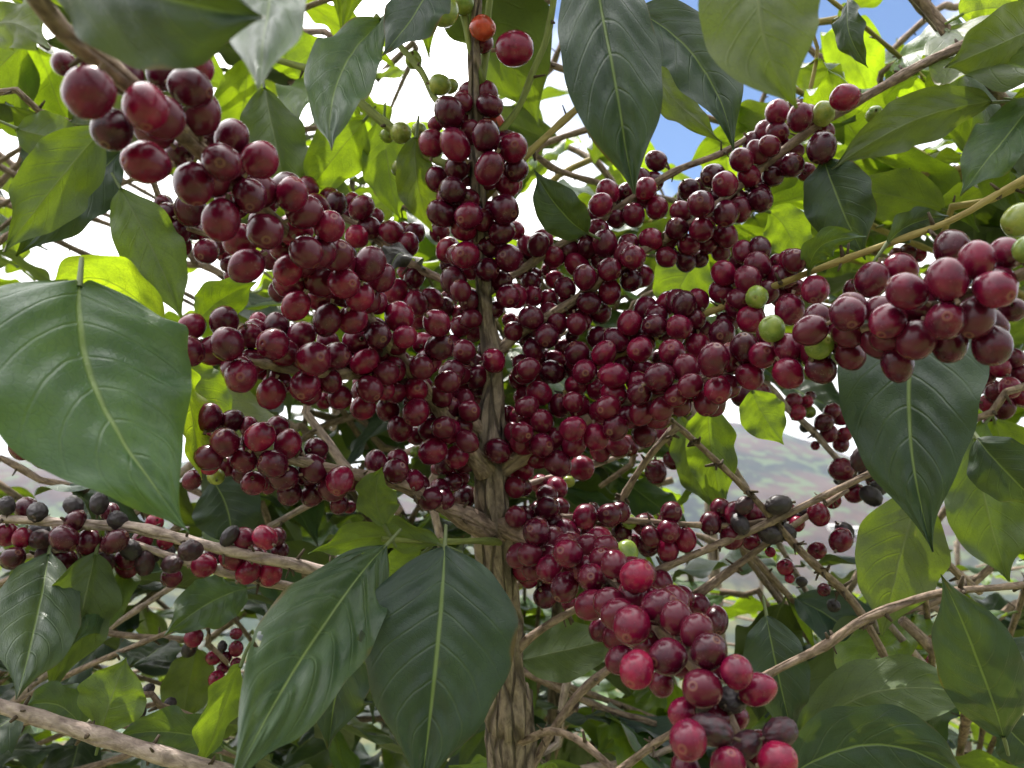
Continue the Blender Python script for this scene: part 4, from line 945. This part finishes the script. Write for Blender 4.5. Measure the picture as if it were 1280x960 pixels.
def add_cherry(parent, pos, rad, axis, fl, size=1.0):
    me = random.choice(DM if fl == 'k' or (fl == 'd' and random.random() < .6) else CM)
    o = bpy.data.objects.new('cherry', me)
    qz = Vector((0, 0, 1)).rotation_difference(axis.normalized()) @ Quaternion((0, 0, 1), random.uniform(0, 6.28))
    o.rotation_mode = 'QUATERNION'; o.rotation_quaternion = qz
    s = rad * size
    o.scale = (s, s, s) if fl not in 'kd' else (s * random.uniform(.8, 1), s * random.uniform(.85, 1), s * random.uniform(.95, 1.15))
    o.location = pos - origin(parent); o.parent = parent
    c = random.choice(COL[fl]); k = random.uniform(.85, 1.2)
    o.color = (c[0] * k, c[1] * k, c[2] * k, 1)
    if fl in LBL: o['label'] = LBL[fl]
    col.objects.link(o)
    return o
placed = []
for (x, y, rp, fl, k, _, q, d), z in zip(info, Z):
    pos = pix(x, y, z); rad = float(rp * z / FPX)
    bp = pix(q[2], q[3], q[1])
    ax = (pos - bp)
    ax = ax.normalized() if ax.length > 1e-4 else -FWD
    ax = ax + rnd(.42) - (CAM - pos).normalized() * .3
    size = float(np.interp(rp * 2, [22, 30, 42, 56], [1.10, 1.05, .96, .91]))
    add_cherry(own[k], pos, rad, ax, fl, size)
    placed.append((pos, rad))

# --- more cherries on the far side of the heavy branches
filler = {}
PP = np.array([p[0] for p in placed]); PR = np.array([p[1] for p in placed])
for key, dens, lo, hi in [('B1', 1.0, .01, .82), ('B2', 1.0, .02, .85), ('B6', 1.0, .01, .95), ('B6b', .9, .15, .6), ('B4', .7, .06, .62), ('B5', .5, .1, .6), ('B7', 1.0, .08, .95), ('B3', .6, .2, .95), ('TRUNK', 1.3, .0, .8), ('CORE', 1.6, 0, 1), ('B8a', .5, .1, .6)]:
    pts = polys_fill.get(key) or polys[key]
    W = np.array([pix(*p[:3]) for p in pts])
    cum = np.r_[0, np.cumsum(np.linalg.norm(np.diff(W, axis=0), axis=1))]
    s = lo * cum[-1]
    while s < hi * cum[-1]:
        s += .0032 / dens
        c = Vector([float(np.interp(s, cum, W[:, a])) for a in range(3)])
        for _ in range(3):
            dd = rnd(1) + (c - CAM).normalized() * .8
            dd.normalize()
            rad = random.uniform(.0060, .0070)
            pos = c + dd * (random.uniform(.009, .015) if key != 'CORE' else random.uniform(.016, .032))
            pr = proj(pos)
            # only where a listed cherry already covers it at least in part
            near_stem = abs(pr[0] - 612) < 120 and 330 < pr[1] < 600
            if abs(pr[0] - 614) < 20 and pr[1] > 385: continue          # the stem itself shows here
            cover = np.linalg.norm(X - np.array(pr[:2]), axis=1) < RP * (1.25 if not near_stem else 2.0)
            if not cover.any(): continue
            if (np.linalg.norm(PP - np.array(pos), axis=1) < (PR + rad) * .80).any(): continue
            filler.setdefault('TRUNK' if key == 'CORE' else key, []).append((pos, rad, dd + rnd(.3)))
            PP = np.vstack([PP, np.array(pos)]); PR = np.r_[PR, rad]
            break

for key, L in filler.items():
    o0 = origin(own[key]); vs, fs, uvs, fm = [], [], [], []
    for pos, rad, ax in L:
        me = random.choice(CM)
        q = Vector((0, 0, 1)).rotation_difference(ax.normalized()).to_matrix() * rad
        n0 = len(vs)
        vs += [q @ v.co + pos - o0 for v in me.vertices]
        uvm = [None] * len(me.vertices)
        for l, d in zip(me.loops, me.uv_layers[0].data): uvm[l.vertex_index] = tuple(d.uv)
        uvs += [u or (0, .5) for u in uvm]
        fs += [tuple(n0 + i for i in p.vertices) for p in me.polygons]; fm += [p.material_index for p in me.polygons]
    o = mesh_obj('hidden_cherries', vs, fs, [M_CHERRY, M_TWIG], own[key], fmat=fm); put_uv(o, uvs)
    o.color = (0.085, 0.005, 0.02, 1); o['kind'] = 'stuff'; o['label'] = 'dark red cherries half hidden deep inside the cluster'
# ------------------------------------------------------------------ the leaves one can point at
H = hero_leaf
b = lambda k: BR[k][0]
# left and top left
H(b('B13'), (100, 352, .265), (126, 500, .247), (236, 666, .24), 255, -20, (0.032, 0.085, 0.03, .10), wave=.03, fold=.22, curl=.35, sh=-.3, quilt=.022, nu=60, nv=14)
H(b('B13'), (205, 412, .31), (130, 350, .30), (55, 372, .29), 70, 150, YEL, label='yellowing curled leaf', wave=.05, fold=.1)
H(b('B1'), (30, -70, .19), (175, -12, .168), (330, 22, .17), 185, 5, (0.02, 0.045, 0.028, .03), wave=.02, sh=.1)
H(b('B1'), (345, -90, .22), (335, 10, .195), (322, 112, .165), 95, 20, MID, wave=.01)
H(b('B1'), (-30, 40, .26), (20, 30, .25), (60, 60, .24), 60, 160, OLIVE)
H(b('S6'), (478, 22, .36), (425, 95, .32), (415, 186, .28), 82, 12, MID, wave=.02, fold=.3)
H(b('S5'), (548, -40, .36), (520, 15, .35), (478, 70, .34), 66, 25, DARK)
H(b('S6'), (330, 110, .52), (345, 180, .5), (360, 255, .5), 80, 165, MID)
H(b('S6'), (455, 150, .5), (420, 195, .5), (380, 245, .51), 70, 160, FRESH)
H(b('S6'), (480, 150, .52), (485, 210, .52), (500, 275, .53), 60, 150, FRESH)
H(b('S6'), (520, 170, .46), (522, 230, .46), (540, 290, .47), 52, 165, OLIVE)
H(b('B1b'), (130, 160, .46), (70, 230, .44), (5, 315, .42), 84, 165, MID, wave=.035)
H(b('B1b'), (150, 190, .5), (90, 250, .48), (20, 320, .47), 70, 20, DARK, wave=.03)
H(b('B1b'), (150, 235, .48), (190, 310, .47), (228, 400, .47), 78, 170, FRESH)
H(b('B1b'), (20, 160, .5), (60, 170, .5), (120, 175, .5), 60, 170, MID)
H(b('B2'), (250, 398, .36), (280, 372, .35), (322, 352, .35), 52, 20, FRESH, label='pale shiny young leaf')
H(b('B2'), (232, 455, .36), (240, 520, .36), (252, 600, .35), 46, 130, YEL, label='yellow green leaf', wave=.06)
H(b('B2'), (228, 440, .4), (250, 490, .4), (300, 540, .41), 70, 165, FRESH)
# top middle and right
H(b('S4'), (735, -70, .32), (765, 85, .30), (793, 243, .30), 122, -10, DARK, label='large dark hanging leaf', wave=.012, fold=.3, nu=60, nv=12)
H(b('S4'), (790, 15, .40), (872, 75, .38), (917, 188, .37), 82, -22, DARK, wave=.03, fold=.5)
H(b('S4'), (800, 60, .44), (840, 120, .42), (905, 180, .41), 44, 160, OLIVE, wave=.03)
H(b('B4'), (960, -110, .23), (950, 20, .22), (996, 135, .22), 145, 172, OLIVE, label='pale underside of a leaf close to the lens', wave=.015)
H(b('B5'), (735, 292, .44), (700, 262, .43), (668, 212, .43), 58, -15, DARK, wave=.03, fold=.4)
H(b('B4'), (1030, 200, .44), (1050, 255, .43), (1082, 325, .43), 82, 10, DARK)
H(b('B4'), (1240, 128, .43), (1140, 152, .42), (1040, 212, .43), 66, 170, (0.04, 0.06, 0.02, .10), wave=.03)
H(b('B4'), (1310, 30, .44), (1250, 55, .42), (1180, 85, .42), 84, 165, (0.04, 0.055, 0.02, .05), wave=.02)
H(b('B4'), (1300, 120, .42), (1250, 180, .41), (1200, 245, .41), 70, 20, MID)
H(b('B4'), (1200, 20, .5), (1240, 10, .5), (1290, 20, .5), 66, 150, YEL, label='yellow leaf')
H(b('B4'), (1060, 0, .42), (1062, 40, .41), (1085, 85, .41), 36, 30, DARK)
H(b('B6b'), (1012, 338, .39), (1030, 305, .38), (1082, 295, .38), 36, 30, MID)
H(b('B6b'), (1110, 305, .37), (1140, 280, .37), (1186, 270, .37), 36, 30, DARK)
H(b('B6b'), (960, 265, .5), (985, 290, .5), (1000, 340, .5), 60, 165, FRESH)
H(b('B6b'), (880, 310, .58), (855, 350, .57), (830, 405, .57), 80, 165, FRESH)
H(b('B4'), (1180, 262, .5), (1120, 245, .5), (1050, 235, .5), 66, 170, OLIVE)
H(b('B1b'), (532, 340, .475), (502, 316, .455), (486, 348, .445), 24, 60, (0.012, 0.009, 0.008, .0), label='dead curled black leaf', wave=.05)
# right side below the cherries
H(b('B6'), (1152, 392, .36), (1136, 520, .34), (1166, 690, .33), 172, 8, DARK, label='large dark leaf with yellow flecks', wave=.012, fold=.2, sh=-.3, nu=60, nv=14)
H(b('B6'), (1150, 615, .43), (1125, 700, .42), (1102, 795, .42), 104, 165, OLIVE, label='olive leaf with mottled veins', wave=.02)
H(b('B6'), (1215, 545, .41), (1235, 640, .40), (1262, 728, .40), 92, 165, MID)
H(b('B6'), (1222, 548, .37), (1258, 590, .36), (1310, 640, .36), 76, 10, DARK)
H(b('B9d'), (1256, 925, .37), (1222, 825, .36), (1176, 718, .36), 98, 8, DARK, wave=.01, nu=50, nv=12)
H(b('B9d'), (995, 925, .44), (1110, 862, .43), (1240, 880, .43), 84, 160, MID, wave=.02)
H(b('B9d'), (975, 985, .40), (1090, 930, .39), (1220, 985, .39), 96, 30, DARK, wave=.015)
H(b('B9d'), (1245, 900, .42), (1280, 930, .41), (1310, 965, .41), 66, 20, DARK)
H(b('B9d'), (958, 770, .43), (972, 840, .42), (992, 925, .42), 78, 5, DARK)
H(b('B8d'), (885, 505, .5), (890, 565, .5), (905, 650, .5), 62, 165, FRESH)
H(b('B8d'), (850, 520, .53), (870, 580, .52), (890, 635, .52), 50, 150, MID)
H(b('B6'), (940, 488, .44), (955, 520, .44), (980, 556, .44), 56, 165, FRESH)
# middle and lower left
H(b('T1'), (556, 684, .36), (546, 820, .34), (524, 1000, .33), 196, 4, DARK, label='large dark glossy leaf below the fruit', wave=.010, fold=.22, curl=.3, quilt=.021, nu=70, nv=16, sh=-.1)
H(b('T1'), (482, 682, .37), (392, 800, .315), (285, 990, .215), 138, 4, (0.036, 0.07, 0.035, .08), label='grey green shiny leaf with insect holes', wave=.014, fold=.3, quilt=.022, nu=80, nv=18, holes=[(.12, -.55, .03), (.14, -.8, .022), (.42, .72, .02), (.62, -.9, .03), (.10, .5, .012)])
H(b('T1'), (482, 658, .385), (470, 622, .38), (478, 584, .375), 52, 150, FRESH, wave=.05)
H(b('T1'), (550, 680, .40), (470, 672, .395), (385, 692, .39), 44, 140, FRESH, wave=.04)
H(b('T1'), (530, 690, .41), (500, 720, .41), (470, 755, .41), 60, 160, FRESH)
H(b('T1'), (450, 780, .42), (425, 850, .42), (410, 935, .42), 80, 15, DARK)
H(b('B10'), (62, 690, .42), (45, 775, .385), (20, 875, .345), 100, -10, (0.036, 0.066, 0.035, .08), label='pale veined leaf', wave=.014, quilt=.02)
H(b('B10'), (120, 690, .42), (100, 770, .41), (60, 870, .41), 80, 160, MID)
H(b('B10'), (165, 685, .47), (120, 740, .43), (85, 812, .39), 84, -15, MID)
H(b('B11'), (128, 914, .38), (140, 870, .38), (158, 822, .385), 82, 160, FRESH, label='small bright green leaf')
H(b('B11'), (100, 905, .40), (70, 880, .40), (30, 885, .40), 50, -35, MID)
H(b('B11'), (105, 905, .42), (90, 880, .42), (70, 855, .42), 52, -35, MID)
H(b('B11'), (280, 935, .44), (215, 915, .44), (140, 925, .44), 56, -35, MID)
H(b('B10'), (245, 810, .55), (235, 860, .55), (225, 915, .55), 62, 165, OLIVE, label='olive leaf turning yellow')
H(b('B10'), (310, 735, .54), (260, 755, .5), (205, 795, .46), 66, 10, MID)
H(b('B10'), (265, 600, .55), (285, 640, .55), (290, 690, .55), 82, 5, DARK)
H(b('B9b'), (650, 825, .5), (710, 812, .5), (780, 795, .5), 72, 165, MID)
H(b('B11'), (300, 830, .4), (278, 890, .39), (250, 960, .39), 44, 120, FRESH)

# unseen leafy branches added above the frame to keep the sun off the fruit
for k, (p0, p1, n) in enumerate([((560, -40, .43), (380, -260, .5), 5), ((620, -60, .45), (760, -300, .5), 5), ((600, -40, .43), (560, -420, .4), 5), ((600, -60, .45), (900, -330, .55), 5), ((590, -50, .44), (250, -330, .5), 5), ((600, -50, .44), (640, -500, .6), 3)]):
    a, c = pix(*p0), pix(*p1)
    rows = [(*a, .003), (*(a.lerp(c, .5) + Vector((0, 0, .03))), .0025), (*c, .0015)]
    bk = Bark(); S2 = catmull(rows, .012); bk.tube(S2, 8, .1, .04, .25, k)
    o = bk.build('branch', [M_GREEN, M_STUB], tree, Vector(S2[0][:3]))
    leafy(o, S2, n, .10, .15, (MID, DARK), False, .3, .15)

# ------------------------------------------------------------------ coffee shrubs farther down the slope, and unseen ones added behind the camera
def shrub(x, y, h, label, nb=12, seed=0, zb=None):
    pal = (FRESH, FRESH, MID) if x > .4 else (MID, DARK, FRESH, MID)  # sunlit look is put into the colours: fresher leaves on the right
    z = ground_z(x, y) if zb is None else zb
    t = thing('coffee_tree', label, 'coffee tree', (x, y, z), 'coffee trees around the fruiting one')
    S = catmull([(x, y, z, .02), (x + random.uniform(-.05, .05), y, z + h * .5, .014), (x, y + random.uniform(-.05, .05), z + h, .005)], .05)
    b_ = Bark(); b_.tube(S, 10, .12, .08, .1, seed); b_.build('trunk', [M_TRUNK, M_STUB], t, Vector((x, y, z)))
    for k in range(nb):
        q = .45 + .53 * (k + random.uniform(0, .6)) / nb
        p = Vector(S[int(q * (len(S) - 1))][:3])
        az = k * 2.4 + random.uniform(-.4, .4)
        ln = (.70 - .4 * q) * random.uniform(.8, 1.15) + .12
        d = Vector((math.cos(az), math.sin(az), random.uniform(.05, .35)))
        rows = [(*p, .004), (*(p + d * ln * .5), .003), (*(p + d * ln + Vector((0, 0, -.12 * ln))), .0018)]
        S2 = catmull(rows, .04)
        bb = Bark(); bb.tube(S2, 6, .08, .06, .2, k)
        o = bb.build('branch', [M_TWIG, M_STUB], t, p)
        leafy(o, S2, 4, .10, .16, pal, y > 0, .45, .2)
for i, (x, y, dz, nb, lb) in enumerate([
    (-.78, 1.30, .02, 11, 'coffee tree behind the dried cherries at the left edge of the picture'),
    (-.22, 1.35, -.10, 11, 'coffee tree in deep shade behind the trunk, low and left of it'),
    (.20, 1.40, -.14, 11, 'coffee tree behind the trunk at the bottom, just right of it'),
    (.72, 1.55, -.12, 11, 'coffee tree on the slope behind the two paired red cherries at the right'),
    (-.50, 1.95, .05, 11, 'coffee tree in the second row behind the pale bare branch on the left'),
    (.42, 2.2, -.12, 11, 'coffee tree in the second row behind the lower right cluster'),
    (1.25, 2.2, -.06, 11, 'coffee tree in the second row at the right edge of the picture'),
    (.85, 2.7, -.14, 11, 'coffee tree in the third row, sunlit, below the hazy hillside'),
    (1.75, 3.1, -.05, 11, 'coffee tree farthest down the slope on the right, sunlit'),
    (-1.6, 2.6, .1, 11, 'coffee tree farther down the slope at the far left'),
    (-.75, -1.3, .35, 11, 'unseen coffee tree added behind the camera to dim the frontal light, on the left'),  # from here on: added out of view to cut light from behind the camera
    (.15, -1.6, .35, 11, 'unseen coffee tree added straight behind the camera to dim the frontal light'),
    (.95, -1.3, .35, 11, 'unseen coffee tree added behind the camera to dim the frontal light, on the right')]):
    shrub(x, y, 1.45 + dz - ground_z(x, y), lb, nb, i)
